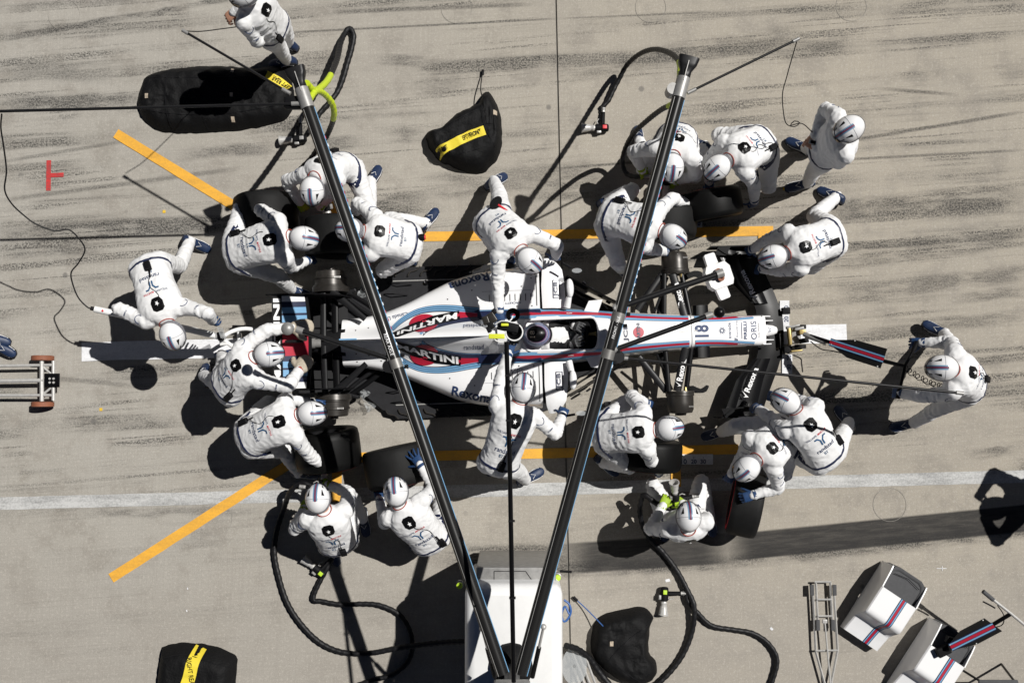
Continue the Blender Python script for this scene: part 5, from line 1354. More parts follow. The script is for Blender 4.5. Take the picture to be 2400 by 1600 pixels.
# ============================================================ wheel guns
def make_gun(tagmat):
    root = empty('wheel_gun', (0, 0, 0))
    b = MB().lathe([(-.075, .0), (-.075, .03), (-.065, .04), (-.02, .044), (-.015, .05), (.0, .05), (.005, .044), (.06, .042), (.07, .03)], None, 20).build('body', 'black', root, world=False, angle=30)
    MB().lathe([(.065, .026), (.085, .03), (.09, .034), (.10, .03), (.12, .03), (.125, .036), (.16, .04), (.20, .047), (.205, .052), (.215, .052), (.215, .044), (.14, .034)], None, 24).build('socket', 'steel', root, world=False, angle=30)
    MB().tube([(-.01, -.02, 0), (-.015, -.10, -.004), (-.02, -.17, -.008)], [.024, .022, .02], 10, flat=1.2).build('handle', 'black', root, world=False)
    MB().tube([(-.02, -.165, -.008), (-.022, -.20, -.01), (-.015, -.235, -.012)], [.017, .02, .016], 10).build('fitting', 'steel', root, world=False)
    for k in range(3): MB().lathe([(0, .021), (.008, .023), (.016, .021)], Matrix.Translation((-.021, -.19 - k * .017, -.01)) @ Matrix.Rotation(R(-90), 4, 'Z'), 12).build('ring', 'dull_steel', root, world=False)
    MB().box((-.03, .0, .046), (.045, .04, .012), None, .003).build('label', tagmat, root, world=False)
    MB().box((.03, .045, .01), (.05, .03, .03), None, .006).build('valve', 'dull_steel', root, world=False)
    MB().tube([(.035, -.03, .0), (.05, -.07, .0), (.03, -.1, 0)], .005, 6).build('trigger', 'steel', root, world=False)
    return root
GG = 'wheel guns of the crew'
def gun(px, py, z, tip, flip, tagmat, label, dz=0.0):
    """tip: photo point the socket points at; flip: side of the handle"""
    g_ = make_gun(tagmat); c = P(px, py, z); t = P(tip[0], tip[1], z + dz); d = (t - c).normalized()
    y = Vector((0, 0, 1)).cross(d).normalized() * flip; zz = d.cross(y) if flip > 0 else y.cross(d) * 1.0
    zz = Vector((0, 0, 1)) - d * d.z; zz.normalize(); y = zz.cross(d) * flip
    m = Matrix((d, y, zz)).transposed().to_4x4(); m.translation = c
    g_.matrix_basis = m; tag(g_, label, 'wheel gun', GG); return m
m1 = gun(702, 326, .055, (650, 330), 1, 'dull_steel', 'spare wheel gun lying under the boom beside the bright hose')
m2 = gun(1410, 300, .055, (1350, 300), 1, 'label_red', 'wheel gun with a red block lying on bare concrete near the ground joint')
m3 = gun(748, 1338, .055, (708, 1306), 1, 'label_green', 'wheel gun with a green label lying behind the man kneeling on the white road line')
m4 = gun(1557, 1392, .055, (1554, 1448), -1, 'label_green', 'wheel gun lying beside the crumpled plain black cover')
gun(765, 478, .40, (770, 505), 1, 'dull_steel', 'wheel gun held by the kneeling operator at the worn rear tyre', -.05)
gun(1563, 418, .46, (1562, 440), 1, 'dull_steel', 'wheel gun held by the kneeling operator under the boom tip', -.05)
gun(1583, 1168, .50, (1580, 1130), 1, 'label_green', 'wheel gun held upright between the knees of the man in green gloves', .12)
gun(757, 1140, .45, (760, 1110), -1, 'dull_steel', 'wheel gun held towards the leaning black tyre', .0)

# ============================================================ hoses and cables
def hose(pts, r, material, name, label, group='air hoses of the wheel guns', wrap=.07, parts=()):
    pth = catmull([P(*p) for p in pts], .02); mb = MB()
    rad = [r * .93 * (1 + wrap * 1.3 * math.sin(i * 1.9) + wrap * .8 * noise.noise(p * 9)) for i, p in enumerate(pth)]
    if parts:
        root = empty(name, Vector((pth[0].x, pth[0].y, 0)), label, 'hose', group)
        n = len(pth); cuts = [0] + [int(n * f) for f, _ in parts[:-1]] + [n - 1]
        for k, (f, mt) in enumerate(parts):
            a, b = cuts[k], cuts[k + 1]
            q = MB().tube(pth[a:b + 1], [x * (1.0 + (.08 if 'green' in mt else 0)) for x in rad[a:b + 1]], 10); q.build('sleeve' if 'green' in mt else 'hose_run', mt, root)
        return root
    o = mb.tube(pth, rad, 10).build(name, material); return tag(o, label, 'hose' if 'hose' in name else 'cable', group)
hose([(726, 232, 2.1), (740, 214, 1.9), (758, 219, 1.7), (777, 240, 1.5), (783, 262, 1.35), (781, 280, 1.2), (776, 296, 1.0), (764, 322, .75), (745, 348, .5), (728, 372, .35), (700, 402, .2), (682, 440, .2), (694, 470, .4), (735, 480, .42)], .028, 'hose_black', 'air_hose', 'black air hose with a bright green sleeve running down to the kneeling operator', parts=((.34, 'hose_green'), (1, 'hose_black')))
hose([(718, 195, 2.1), (736, 212, 1.9), (752, 205, 1.6), (768, 188, 1.2), (780, 165, .8), (791, 137, .45), (797, 108, .22), (806, 82, .1), (819, 67, .05), (829, 84, .05), (824, 116, .05), (814, 150, .05), (805, 182, .05), (793, 212, .05), (774, 238, .06), (752, 262, .06), (735, 290, .06), (722, 312, .055)], .030, 'hose_black', 'air_hose', 'black air hose looping up the concrete with a bright green sleeve near the boom', parts=((.33, 'hose_green'), (1, 'hose_black')))
p2 = m2 @ Vector((-.015, -.235, -.012)); q2 = proj(p2)
hose([(q2[0], q2[1], .05), (1426, 236, .06), (1436, 215, .07), (1452, 184, .10), (1470, 152, .2), (1501, 126, .5), (1536, 116, .9), (1572, 126, 1.4), (1592, 146, 1.8), (1594, 172, 2.05), (1592, 200, 2.15)], .027, 'hose_black', 'air_hose', 'black air hose arching from the boom tip to the gun with the red block', parts=((.82, 'hose_black'), (1, 'hose_green')))
hose([(1582, 236, 2.1), (1574, 246, 1.9), (1552, 256, 1.6), (1520, 280, 1.2), (1488, 310, .8), (1468, 342, .45), (1459, 378, .25), (1470, 408, .25), (1505, 415, .4), (1545, 412, .46)], .027, 'hose_black', 'air_hose', 'black air hose hanging from the bare boom to the kneeling operator', parts=((.14, 'hose_green'), (1, 'hose_black')))
q3 = proj(m3 @ Vector((-.015, -.235, -.012)))
hose([(q3[0], q3[1], .05), (735, 1396, .05), (756, 1408, .04), (804, 1416, .04), (850, 1414, .04), (892, 1418, .04), (938, 1441, .04), (964, 1488, .04), (961, 1540, .04), (924, 1578, .04), (870, 1594, .04), (800, 1620, .04)], .027, 'hose_black', 'air_hose', 'black air hose curling from the gun with the green label beside the white cabinet')
hose([(748, 1150, .4), (712, 1132, .4), (682, 1150, .3), (664, 1195, .08), (648, 1245, .04), (643, 1290, .04), (651, 1340, .04), (672, 1408, .04), (706, 1462, .04), (752, 1506, .04), (806, 1528, .04), (872, 1529, .05), (942, 1516, .10), (1025, 1506, .25), (1094, 1502, .4)], .030, 'hose_black', 'air_hose', 'long black air hose sweeping from the kneeling man to the white cabinet')
q4 = proj(m4 @ Vector((-.015, -.235, -.012)))
hose([(q4[0], q4[1], .05), (1612, 1408, .05), (1634, 1434, .04), (1668, 1465, .04), (1722, 1475, .04), (1764, 1483, .04), (1800, 1506, .04), (1821, 1543, .04), (1812, 1590, .04), (1790, 1640, .04)], .027, 'hose_black', 'air_hose', 'black air hose winding from the gun beside the plain black cover')
hose([(1578, 1195, .4), (1540, 1180, .4), (1508, 1160, .35), (1500, 1200, .2), (1515, 1250, .08), (1556, 1296, .04), (1586, 1336, .04), (1610, 1380, .06), (1627, 1422, .09), (1621, 1482, .05), (1594, 1543, .04), (1545, 1598, .04), (1480, 1640, .04)], .030, 'hose_black', 'air_hose', 'long black air hose from the man with the upright gun past the black cover')
hose([(1326, 1512, .3), (1352, 1520, .2), (1380, 1540, .1), (1402, 1570, .05), (1430, 1605, .04), (1470, 1650, .04)], .034, 'hose_black', 'air_hose', 'short thick black hose between the white cabinet and the crumpled black cover')
hose([(1322, 1405, .45), (1334, 1415, .45), (1338, 1432, .45), (1332, 1448, .45), (1322, 1456, .45), (1316, 1440, .45), (1324, 1420, .46), (1334, 1438, .47)], .012, 'hose_blue', 'blue_hose', 'thin blue hose coiled on the side of the white cabinet', wrap=0)
hose([(4, 268, 2.2), (2, 300, 2.0), (8, 340, 1.9), (15, 400, 1.75), (11, 445, 1.65), (28, 478, 1.55), (60, 508, 1.45), (86, 526, 1.4), (128, 541, 1.32), (160, 538, 1.28), (184, 558, 1.22), (199, 585, 1.16), (184, 616, 1.1), (167, 638, 1.05), (170, 664, 1.0), (184, 698, .95), (207, 721, .9), (222, 724, .88)], .0075, 'hose_black', 'jack_cable', 'thin black cable hanging from the overhead pole to the white jack handle', 'cables', 0)
hose([(430, 73, 2.2), (470, 74, 2.0), (520, 68, 1.6), (566, 62, 1.2)], .005, 'hose_black', 'hand_cable', 'thin cable from the pole tip to the man beside the long black blanket', 'cables', 0)
hose([(1868, 96, 2.2), (1858, 130, 2.1), (1844, 180, 1.95), (1834, 220, 1.8), (1836, 262, 1.6), (1843, 290, 1.45), (1862, 297, 1.38), (1874, 288, 1.35), (1862, 284, 1.33), (1853, 294, 1.3), (1880, 290, 1.22), (1906, 312, 1.16)], .005, 'hose_black', 'hand_cable', 'thin cable from the pole tip to the bare-handed man with the device', 'cables', 0)

# ============================================================ tyre blankets and covers
def blanket(outline, spine, h, label, name='tyre_blanket', seed=0, wk=1.0):
    z0 = 0.0
    pts = [P(x, y, h * .3) for x, y in outline]; a, b = P(*spine[0], h * .5), P(*spine[1], h * .5); ab = b - a
    # refine the outline
    ring = catmull(pts + [pts[0]], .03)[:-1]; n = len(ring)
    c = sum(ring, Vector()) / n
    root = empty(name, (c.x, c.y, 0), label, 'tyre blanket', 'black covers lying on the concrete')
    rows = []
    K = 15
    for k in range(K + 1):
        s = k / K; row = []
        for i, p in enumerate(ring):
            t = max(0, min(1, (p - a).dot(ab) / max(1e-6, ab.length_squared))); q = a + ab * t
            e = p.lerp(q, s); prof = (1 - (1 - min(1, s * 2.2)) ** 2.2)
            zz = .006 + h * prof
            wr = noise.noise(Vector((e.x * 9, e.y * 9, seed))) * .022 + (1 - abs(noise.noise(Vector((e.x * 22, e.y * 7, seed + 3)))) * 2.5) * .010 + (1 - abs(noise.noise(Vector((e.x * 8, e.y * 24, seed + 7)))) * 2.5) * .009
            edge = noise.noise(Vector((p.x * 14, p.y * 14, seed + 9))) * .012 * (1 - s)
            d = (p - q); d = d.normalized() if d.length > 1e-5 else Vector((0, 0, 0))
            row.append(Vector((e.x + d.x * edge, e.y + d.y * edge, max(.004, zz + wr * wk * min(1, s * 4)))))
        row.append(row[0].copy()); rows.append(row)
    mb = MB().grid(rows); base = [[Vector((p.x, p.y, .0)) for p in rows[0]], rows[0]]; mb.grid(base)
    body = mb.build('cover', 'blanket', root, angle=80)
    bvh = BVHTree.FromPolygons(mb.v, mb.f)
    return root, body, bvh
def down(x, y): return Vector((x, y, 2)), Vector((0, 0, -1)), Vector((0, 0, 1))
def strap(root, body, bvh, path, wpx, key=None, tw=.2, at=None, ang=0, z=.1):
    p = [tuple(P(*q, z)[:2]) for q in path]
    o = drape_mb(strip2d(p, wpx / 222.0, .02), bvh, down, .014).build('strap', 'strap_yellow', root)
    for key_, at_, ang_, tw_ in (key or ()):
        q = P(*at_, z); m = drape_mb(text2d(key_, tw_ * 1.1, (q.x, q.y), R(ang_), .05), bvh, down, .021)
        if m.f: m.build('lettering', 'black', o, smooth=False)
def patch(root, bvh, lst, z=.1):
    for x, y, w_, h_ in lst:
        q = P(x, y, z); m = drape_mb(poly2d([(q.x - w_, q.y - h_), (q.x + w_, q.y - h_), (q.x + w_, q.y + h_), (q.x - w_, q.y + h_)], .03), bvh, down, .007)
        if m.f: m.build('fabric_tag', 'tag', root, smooth=False)
def seams(root, bvh, lines, z=.1, r=.006):
    for ln in lines:
        pts = []
        for p in catmull([P(*q, z) for q in ln], .03):
            h = bvh.ray_cast(Vector((p.x, p.y, 2)), Vector((0, 0, -1)))
            if h[0] is not None: pts.append(h[0])
        if len(pts) > 2: MB().tube(pts, r, 6).build('seam', 'black', root)
b1, bb, bv = blanket([(318, 235), (326, 204), (340, 177), (377, 163), (459, 153), (536, 153), (590, 157), (645, 152), (672, 160), (682, 190), (688, 238), (669, 275), (638, 289), (590, 299), (536, 306), (434, 311), (400, 309), (370, 305), (340, 286), (323, 262)], ((400, 230), (610, 225)), .16, 'long black quilted tyre blanket with a yellow strap reading REAR', seed=1)
strap(b1, bb, bv, [(628, 181), (660, 196), (692, 216)], 19, (('LEFT REAR', (662, 197), 152, .17),))
patch(b1, bv, [(350, 230, .018, .025), (547, 168, .015, .02), (547, 227, .015, .022), (549, 283, .018, .026)])
seams(b1, bv, [[(335, 260), (420, 272), (540, 270), (660, 250)], [(345, 185), (420, 187), (540, 186), (660, 180)], [(400, 165), (392, 230), (402, 300)], [(480, 160), (474, 230), (484, 300)]])
b2, bb, bv = blanket([(1131, 216), (1145, 212), (1165, 243), (1175, 277), (1177, 324), (1168, 365), (1145, 392), (1131, 404), (1094, 402), (1050, 385), (1029, 375), (1002, 338), (1000, 307), (1033, 297), (1070, 263), (1111, 243), (1124, 236)], ((1060, 330), (1140, 300)), .22, 'fan-shaped black tyre blanket with a yellow strap reading LEFT FRONT', seed=2)
strap(b2, bb, bv, [(1018, 368), (1050, 352), (1082, 336), (1108, 324), (1137, 314)], 22, (('LEFT FRONT', (1105, 325), 22, .21), ('FRONT', (1040, 357), 26, .10)))
patch(b2, bv, [(1161, 271, .02, .026)])
seams(b2, bv, [[(1128, 250), (1135, 300), (1160, 350)], [(1020, 315), (1070, 290), (1120, 265)], [(1040, 378), (1090, 365), (1140, 350)]])
MB().tube(catmull(PP([(1136, 240, .2), (1127, 215, .12), (1128, 190, .06), (1131, 172, .03)]), .02), .006, 6).build('lead', 'hose_black', b2)
MB().tube(PP([(1131, 176, .03), (1132, 164, .03)]), .014, 10).build('plug', 'black', b2)
b3, bb, bv = blanket([(1390, 1468), (1410, 1444), (1451, 1432), (1502, 1424), (1533, 1444), (1526, 1468), (1522, 1529), (1538, 1550), (1539, 1585), (1509, 1606), (1460, 1600), (1424, 1577), (1390, 1540), (1385, 1509)], ((1440, 1490), (1480, 1540)), .20, 'crumpled plain black tyre cover lying beside the white cabinet', seed=3)
patch(b3, bv, [(1431, 1501, .018, .026)])
seams(b3, bv, [[(1420, 1545), (1460, 1500), (1515, 1460)], [(1440, 1550), (1480, 1580), (1510, 1595)]])
MB().tube(catmull(PP([(1415, 1468, .18), (1396, 1448, .12), (1372, 1424, .06), (1350, 1404, .03)]), .02), .006, 6).build('lead', 'hose_blue', b3)
MB().tube(PP([(1353, 1407, .03), (1344, 1398, .03)]), .015, 10).build('plug', 'black', b3)
b4, bb, bv = blanket([(375, 1519), (407, 1509), (460, 1510), (506, 1519), (550, 1540), (552, 1560), (548, 1620), (540, 1680), (370, 1680), (365, 1600)], ((440, 1600), (480, 1610)), .2, 'black tyre blanket with a yellow strap reading RIGHT', seed=4, wk=.4)
strap(b4, bb, bv, [(470, 1513), (460, 1545), (452, 1580), (438, 1620), (425, 1660)], 29, (('RIGHT REAR', (456, 1568), -80, .27),))
seams(b4, bv, [[(380, 1540), (440, 1530), (540, 1560)], [(378, 1620), (460, 1610), (540, 1620)]])

# ============================================================ overhead gantry with two carbon booms
BZ = 2.25
gan = empty('pit_gantry', P(1200, 1600, 0), 'white pit gantry cabinet with two long carbon booms spread in a V over the car', 'gantry')
c0, c1 = P(1089, 1368, 1.35), P(1319, 1368, 1.35); cy = P(1200, 1760, 1.35).y
cab = MB().box(((c0.x + c1.x) / 2, (c0.y + cy) / 2, .74), (c1.x - c0.x, c0.y - cy, 1.26), None, .10).build('cabinet', 'white_plastic', gan)
pz = 1.12; q0, q1 = P(1116, 1329, pz), P(1303, 1329, pz)
fp = MB().box(((q0.x + q1.x) / 2, q0.y - .13, .62), (q1.x - q0.x, .26, 1.0), None, .012).build('front_panel', 'dull_steel', gan)
for a, b in (((1158, 1338), (1232, 1338)), ((1158, 1358), (1246, 1358)), ((1158, 1338), (1158, 1358)), ((1232, 1338), (1246, 1358))):
    MB().tube(PP([(*a, pz + .003), (*b, pz + .003)]), .003, 4).build('panel_line', 'black', fp, smooth=False)
for px, py in ((1078, 1368), (1306, 1350)):
    p = P(px, py, .9)
    k = MB().lathe([(-.04, .035), (.03, .04), (.035, .03), (.06, .03), (.065, 0)], Matrix.Translation(p) @ Matrix.Rotation(R(-90), 4, 'Y'), 16).build('valve', 'dull_steel', gan)
    MB().lathe([(.055, .032), (.085, .03), (.09, 0)], Matrix.Translation(p) @ Matrix.Rotation(R(-90), 4, 'Y'), 10).build('valve_knob', 'label_green', k)
MB().tube(PP([(1312, 1338, .95), (1340, 1339, .95)]), .012, 8).build('lever', 'black', gan)
for px, py in ((1110, 1400), (1300, 1400), (1110, 1720), (1300, 1720)):
    p = P(px, py, .06); MB().lathe([(-.03, 0), (-.03, .055), (.03, .055), (.03, 0)], Matrix.Translation((p.x, p.y, .056)), 16).build('castor', 'rubber', gan)
hubp = P(1200, 1600, BZ)
MB().tube([(hubp.x, hubp.y - .1, 1.3), (hubp.x, hubp.y - .1, 2.80)], [.075, .05], 16).build('mast', 'carbon_matt', gan)
MB().ell((hubp.x, hubp.y - .10, 1.40), (.19, .22, .13)).build('mast_cover', 'blanket', gan)
MB().box((hubp.x, hubp.y - .08, BZ), (.30, .20, .12), None, .02).build('boom_hinge', 'dull_steel', gan)
def boom(base, clamp_pt, tip0, tip1, key, key_at):
    A = P(*base, BZ); B = P(*clamp_pt, BZ); d = (B - A).normalized(); n = Vector((d.y, -d.x, 0)); r = .053
    C = B + d * .05
    bo = MB().tube([A, A.lerp(B, .5), C], r, 20).build('boom', 'carbon_gloss', gan, angle=60)
    T = P(*tip0, BZ)
    L_ = (T - C).dot(d)
    rings = []
    for t, wv, hv in ((0, r, r), (.25, r * 1.0, r * .9), (.45, r * .95, r * .62), (.6, .066, .05), (.75, .082, .05), (1.0, .09, .05)):
        c = C + d * (L_ * t); rr = []
        for k in range(20):
            a = 2 * math.pi * k / 20; e = 1 if t < .4 else .45
            rr.append(c + n * (wv * math.copysign(abs(math.cos(a)) ** e, math.cos(a))) + Vector((0, 0, hv * math.copysign(abs(math.sin(a)) ** e, math.sin(a)))))
        rings.append(rr)
    MB().loft(rings).build('boom_tip', 'carbon_matt', bo, angle=50)
    MB().tube([B - d * .09, B + d * .09], r + .005, 20).build('clamp', 'dull_steel', bo)
    MB().tube([A - n * .034 + Vector((0, 0, .043)), B - n * .034 + Vector((0, 0, .043)) - d * .1], .0026, 6).build('rail', 'dull_steel', bo)
    MB().tube([C + Vector((0, 0, .06)), C + d * (L_ * .8) + Vector((0, 0, .056))], .004, 6).build('tip_rod', 'steel', bo)
    MB().tube([A + n * .055 + Vector((0, 0, .012)), B + n * .055 + Vector((0, 0, .012)) - d * .1], .0035, 6).build('edge_strip', 'light_blue', bo)
    for k in range(30):
        p = A.lerp(B, .52 + k * .014) + n * .058 + Vector((0, 0, .004))
        MB().box(p, (.012, .026, .012), Matrix((n, d, Vector((0, 0, 1)))).transposed()).build('edge_dash', 'print_white' if k % 8 < 5 else 'martini_red', bo, smooth=False)
    ang = math.atan2(d.y, d.x)
    q = P(*key_at, BZ + .06); al = (q - A).dot(d); q = A + d * al; v, f = text2d(key, .19, (0, 0)); s_ = 1
    dd = d if key.startswith('FRONT') else -d; nn = Vector((-dd.y, dd.x, 0))
    MB().add([q + dd * x + nn * (y) + Vector((0, 0, .058 - y * y * 8)) for x, y in v], f).build('lettering', 'print_white', bo, smooth=False)
    # gas strut at the foot
    return A, B, d, n, bo
LA, LB, Ld, Ln, lbo = boom((1178, 1578), (714, 231), (687, 162), None, 'REAR AXLE', (914, 806))
RA, RB, Rd, Rn, rbo = boom((1220, 1578), (1596, 206), (1622, 137), None, 'FRONT AXLE', (1447, 768))
for a, b in (((1130, 1472, 2.16), (1160, 1585, 1.75)), ((1274, 1468, 2.16), (1248, 1585, 1.75))):
    p, q = P(*a), P(*b); s_ = MB().tube([p, p.lerp(q, .45)], .012, 10).build('gas_strut', 'steel', gan)
    MB().tube([p.lerp(q, .4), q], .02, 10).build('strut_sleeve', 'black', s_)
    MB().ell(p, (.025, .025, .025)).build('strut_eye', 'steel', s_)
mid = MB().tube([P(1204, 1597, 2.75), P(1195, 1100, 3.0), P(1187, 800, 3.15)], .018, 12).build('centre_boom', 'gloss_black', gan)
def arm_pole(a, b, r, bo, z=BZ, mt='carbon_matt', z2=None):
    A = P(*a, z); B = P(*b, z if z2 is None else z2); d = (B - A).normalized()
    o = MB().tube([A, A.lerp(B, .5), B], r, 10).build('side_arm', mt, bo)
    MB().tube([A - d * .02, A + d * .06], r * 1.5, 10).build('arm_joint', 'dull_steel', o); MB().tube([B - d * .04, B + d * .02], r * 1.4, 10).build('arm_end', 'dull_steel', o)
    return o, B
arm_pole((700, 243), (-40, 262), .013, lbo); arm_pole((676, 217), (432, 74), .011, lbo); arm_pole((1616, 216), (1868, 93), .011, rbo)
o, B = arm_pole((926, 845), (700, 773), .021, lbo); MB().ell(P(674, 770, BZ), (.055, .055, .045)).build('lamp', 'dull_steel', o)
o, B = arm_pole((1430, 823), (1664, 738), .021, rbo); MB().ell(P(1686, 732, BZ), (.048, .048, .045)).build('lamp', 'gloss_black', o)
arm_pole((1455, 838), (2252, 921), .012, rbo)
o, B = arm_pole((1444, 722), (1690, 640), .026, rbo)
def disc(p, r, h, name, mt, par): return MB().tube([p - Vector((0, 0, h / 2)), p + Vector((0, 0, h / 2))], r, 20).build(name, mt, par)
disc(P(912, 858, BZ), .055, .04, 'camera_head', 'black', lbo); disc(P(1448, 836, BZ), .055, .04, 'camera_head', 'carbon_matt', rbo)
for px, py, bo, d, n in ((932, 851, lbo, Ld, Ln), (1423, 830, rbo, Rd, Rn), (1440, 742, rbo, Rd, Rn)):
    p = P(px, py, BZ); A = LA if bo is lbo else RA; p = A + d * (p - A).dot(d)
    k = MB().tube([p - d * .04, p + d * .04], .058, 20).build('clamp', 'clamp_metal', bo)
    for e in (-.05, .05): MB().box(p + d * e + n * .075, (.03, .03, .05), None, .004).build('clamp_bolt', 'black', k)
# counterweight box and reel at the boom ends
MB().box(P(704, 236, BZ - .05) - Ln * .06, (.16, .11, .08), None, .02).build('reel_box', 'black', lbo)
MB().lathe([(-.07, 0), (-.07, .05), (.07, .05), (.07, 0)], Matrix.Translation(P(1574, 213, BZ - .05)) @ Matrix.Rotation(R(90), 4, 'Y'), 18).build('reel', 'dull_steel', rbo)
# white signal box on the arm
def sgn(lst): return [tuple(P(1600 + .136 * x, 560 + .136 * y, BZ - .06)[:2]) for x, y in lst]
sb = MB().prism(sgn([(400, 490), (430, 475), (710, 382), (800, 455), (875, 680), (866, 770), (565, 882), (480, 830), (384, 590)]), BZ - .18, BZ - .04).build('signal_box', 'white_plastic', o, smooth=False)
MB().prism(sgn([(372, 300), (385, 275), (525, 230), (548, 243), (612, 405), (430, 480)]), BZ - .13, BZ - .06).build('signal_tab', 'white_plastic', sb, smooth=False)
MB().prism(sgn([(578, 882), (762, 808), (826, 975), (815, 1000), (680, 1055), (655, 1045)]), BZ - .13, BZ - .06).build('signal_tab', 'white_plastic', sb, smooth=False)
for x, y in ((598, 572), (645, 680)):
    p = Vector((*sgn([(x, y)])[0], BZ - .03)); MB().lathe([(0, .028), (.02, .028), (.02, .012), (.008, .012), (.008, 0)], Matrix.Translation(p) @ Matrix.Rotation(R(-90), 4, 'Y'), 16).build('knob', 'rust', sb)
# traffic light head at the end of the centre boom
LZ = 3.15
lh = MB().box(P(1191, 766, LZ), (.16, .07, .07), Matrix.Rotation(R(-12), 3, 'Z'), .01).build('light_head', 'black', mid)
for px, py, rr in ((1202, 738, .052), (1205, 778, .060)):
    p = P(px, py, LZ + .02)
    MB().lathe([(-.10, .02), (-.05, rr * .7), (.0, rr), (.004, rr), (-.02, rr * .75), (-.05, .02)], Matrix.Translation(p) @ Matrix.Rotation(R(-90), 4, 'Y'), 28).build('lamp_bowl', 'gloss_black', lh)
p = P(1205, 778, LZ + .022); MB().tube([p + Vector((math.cos(a) * .063, math.sin(a) * .063, 0)) for a in [2 * math.pi * k / 28 for k in range(29)]], .006, 6, cap=False).build('lamp_ring', 'white_plastic', lh)
MB().box(P(1164, 788, LZ), (.12, .036, .03), None, .004).build('battery_strip', 'label_lime', lh); MB().box(P(1183, 761, LZ + .05), (.055, .02, .03), None, .004).build('battery_strip', 'label_lime', lh)
for px, py, s_ in ((1139, 751, .05), (1153, 745, .06), (1150, 762, .045), (1158, 730, .03), (1146, 772, .035)): MB().box(P(px, py, LZ), (s_, s_ * 1.3, .06), Matrix.Rotation(R(px % 40), 3, 'Z'), .008).build('motor_block', 'brake_drum' if px % 2 else 'black', lh)
MB().tube(catmull(PP([(1150, 770, LZ), (1156, 792, LZ), (1170, 801, LZ), (1186, 800, LZ)]), .02), .005, 6).build('wire', 'print_white', lh)
MB().tube(catmull(PP([(1202, 740, LZ + .03), (1195, 752, LZ + .06), (1175, 752, LZ + .05), (1160, 760, LZ + .03)]), .02), .005, 6).build('wire', 'print_white', lh)
for px, py in ((1191, 880), (1193, 985), (1199, 1220), (1201, 1400)): MB().box(P(px, py, 2.75 + (1597 - py) / 797 * .4), (.05, .012, .045), None).build('boom_clip', 'black', mid)

# ============================================================ rear jack, front jack
rj = empty('rear_jack', P(420, 780, 0), 'white tubular rear jack with a long handle under the rear wing', 'jack')
h0, h1, h2 = P(221, 724, .88), P(440, 771, .62), P(520, 790, .42)
hb = MB().tube([h0, h1, h2], [.032, .034, .034], 14).build('handle', 'white_metal', rj)
MB().tube([h0, h0.lerp(h1, -.04)], .02, 10).build('cable_gland', 'black', hb); MB().ell(h0.lerp(h1, .1) + Vector((0, 0, .033)), (.012, .012, .006)).build('button', 'label_red', hb)
fr = MB()
for pts in ([(520, 790, .42), (545, 776, .38), (575, 770, .33), (612, 776, .28), (640, 784, .25)], [(520, 792, .42), (540, 808, .37), (560, 820, .30), (600, 822, .26), (640, 812, .25)], [(560, 776, .12), (562, 820, .12)]):
    MB().tube(catmull(PP(pts), .03), .022, 12).build('fork', 'white_metal', rj)
MB().box(P(640, 798, .26), (.08, .30, .04), None, .01).build('lifting_pad', 'white_metal', rj)
for py in (768, 826):
    p = P(560, py, .07); MB().lathe([(-.025, 0), (-.025, .07), (.025, .07), (.025, 0)], Matrix.Translation((p.x, p.y, .071)) @ Matrix.Rotation(R(90), 4, 'Z'), 18).build('wheel', 'rubber', rj)
for py in (772, 822): MB().tube(PP([(575, 770 if py < 800 else 822, .3), (561, py, .08)]), .015, 8).build('wheel_stay', 'white_metal', rj)
pp = P(520, 780, .52); MB().box(pp, (.01, .12, .17), Matrix.Rotation(R(20), 3, 'Z')).build('guard_plate', 'clear', rj, smooth=False); MB().box(P(517, 788, .47), (.05, .09, .06), Matrix.Rotation(R(10), 3, 'Z'), .008).build('release_block', 'black', rj)
MB().box(P(524, 802, .40), (.08, .06, .02), Matrix.Rotation(R(10), 3, 'Z'), .004).build('bracket', 'white_metal', rj)

def jack_plate(root, poly, zf, stripe, name='shield'):
    V = [P(x, y, zf(x, y)) for x, y in poly]; n = len(V); c = sum(V, Vector()) / n
    nn = Vector((0, 0, 0))
    for i in range(n): nn += (V[i] - c).cross(V[(i + 1) % n] - c)
    nn = nn.normalized(); nn = nn if nn.z > 0 else -nn
    o = MB().loft([[v - nn * .012 for v in V], V]).build(name, 'carbon_gloss', root, smooth=False)
    A, B = P(*stripe[0], zf(*stripe[0])), P(*stripe[1], zf(*stripe[1])); d = (B - A).normalized(); s = nn.cross(d)
    for off, w_, mt, e in ((0, .08, 'navy', .003), (0, .027, 'martini_red', .0055), (-.025, .013, 'light_blue', .0055), (.025, .013, 'light_blue', .0055)):
        MB().add([A + s * (off - w_ / 2) + nn * e, A + s * (off + w_ / 2) + nn * e, B + s * (off + w_ / 2) + nn * e, B + s * (off - w_ / 2) + nn * e], [(0, 1, 2, 3)]).build('stripe', mt, o, smooth=False)
    for v in V[::2]: MB().ell(v.lerp(c, .1) + nn * .003, (.008, .008, .004), None, 8, 4).build('bolt', 'steel', o)
    return o
fj = empty('front_jack', P(1960, 800, 0), 'front jack with a striped carbon shield and black handlebar under the nose', 'jack')
zf = lambda x, y: .34 + (x - 1890) / 230 * .62
MB().tube(PP([(1886, 783, .33), (1946, 802, .50), (2072, 846, .82), (2121, 858, .95)]), .020, 12).build('stem', 'gloss_black', fj)
jack_plate(fj, [(1943, 806), (1947, 796), (2004, 796), (2079, 817), (2063, 863), (1985, 838)], lambda x, y: zf(x, y) + .05, ((1945, 801), (2072, 842)))
MB().tube(PP([(2148, 806, .98), (2121, 857, .96), (2106, 926, .96)]), .016, 10).build('handlebar', 'gloss_black', fj)
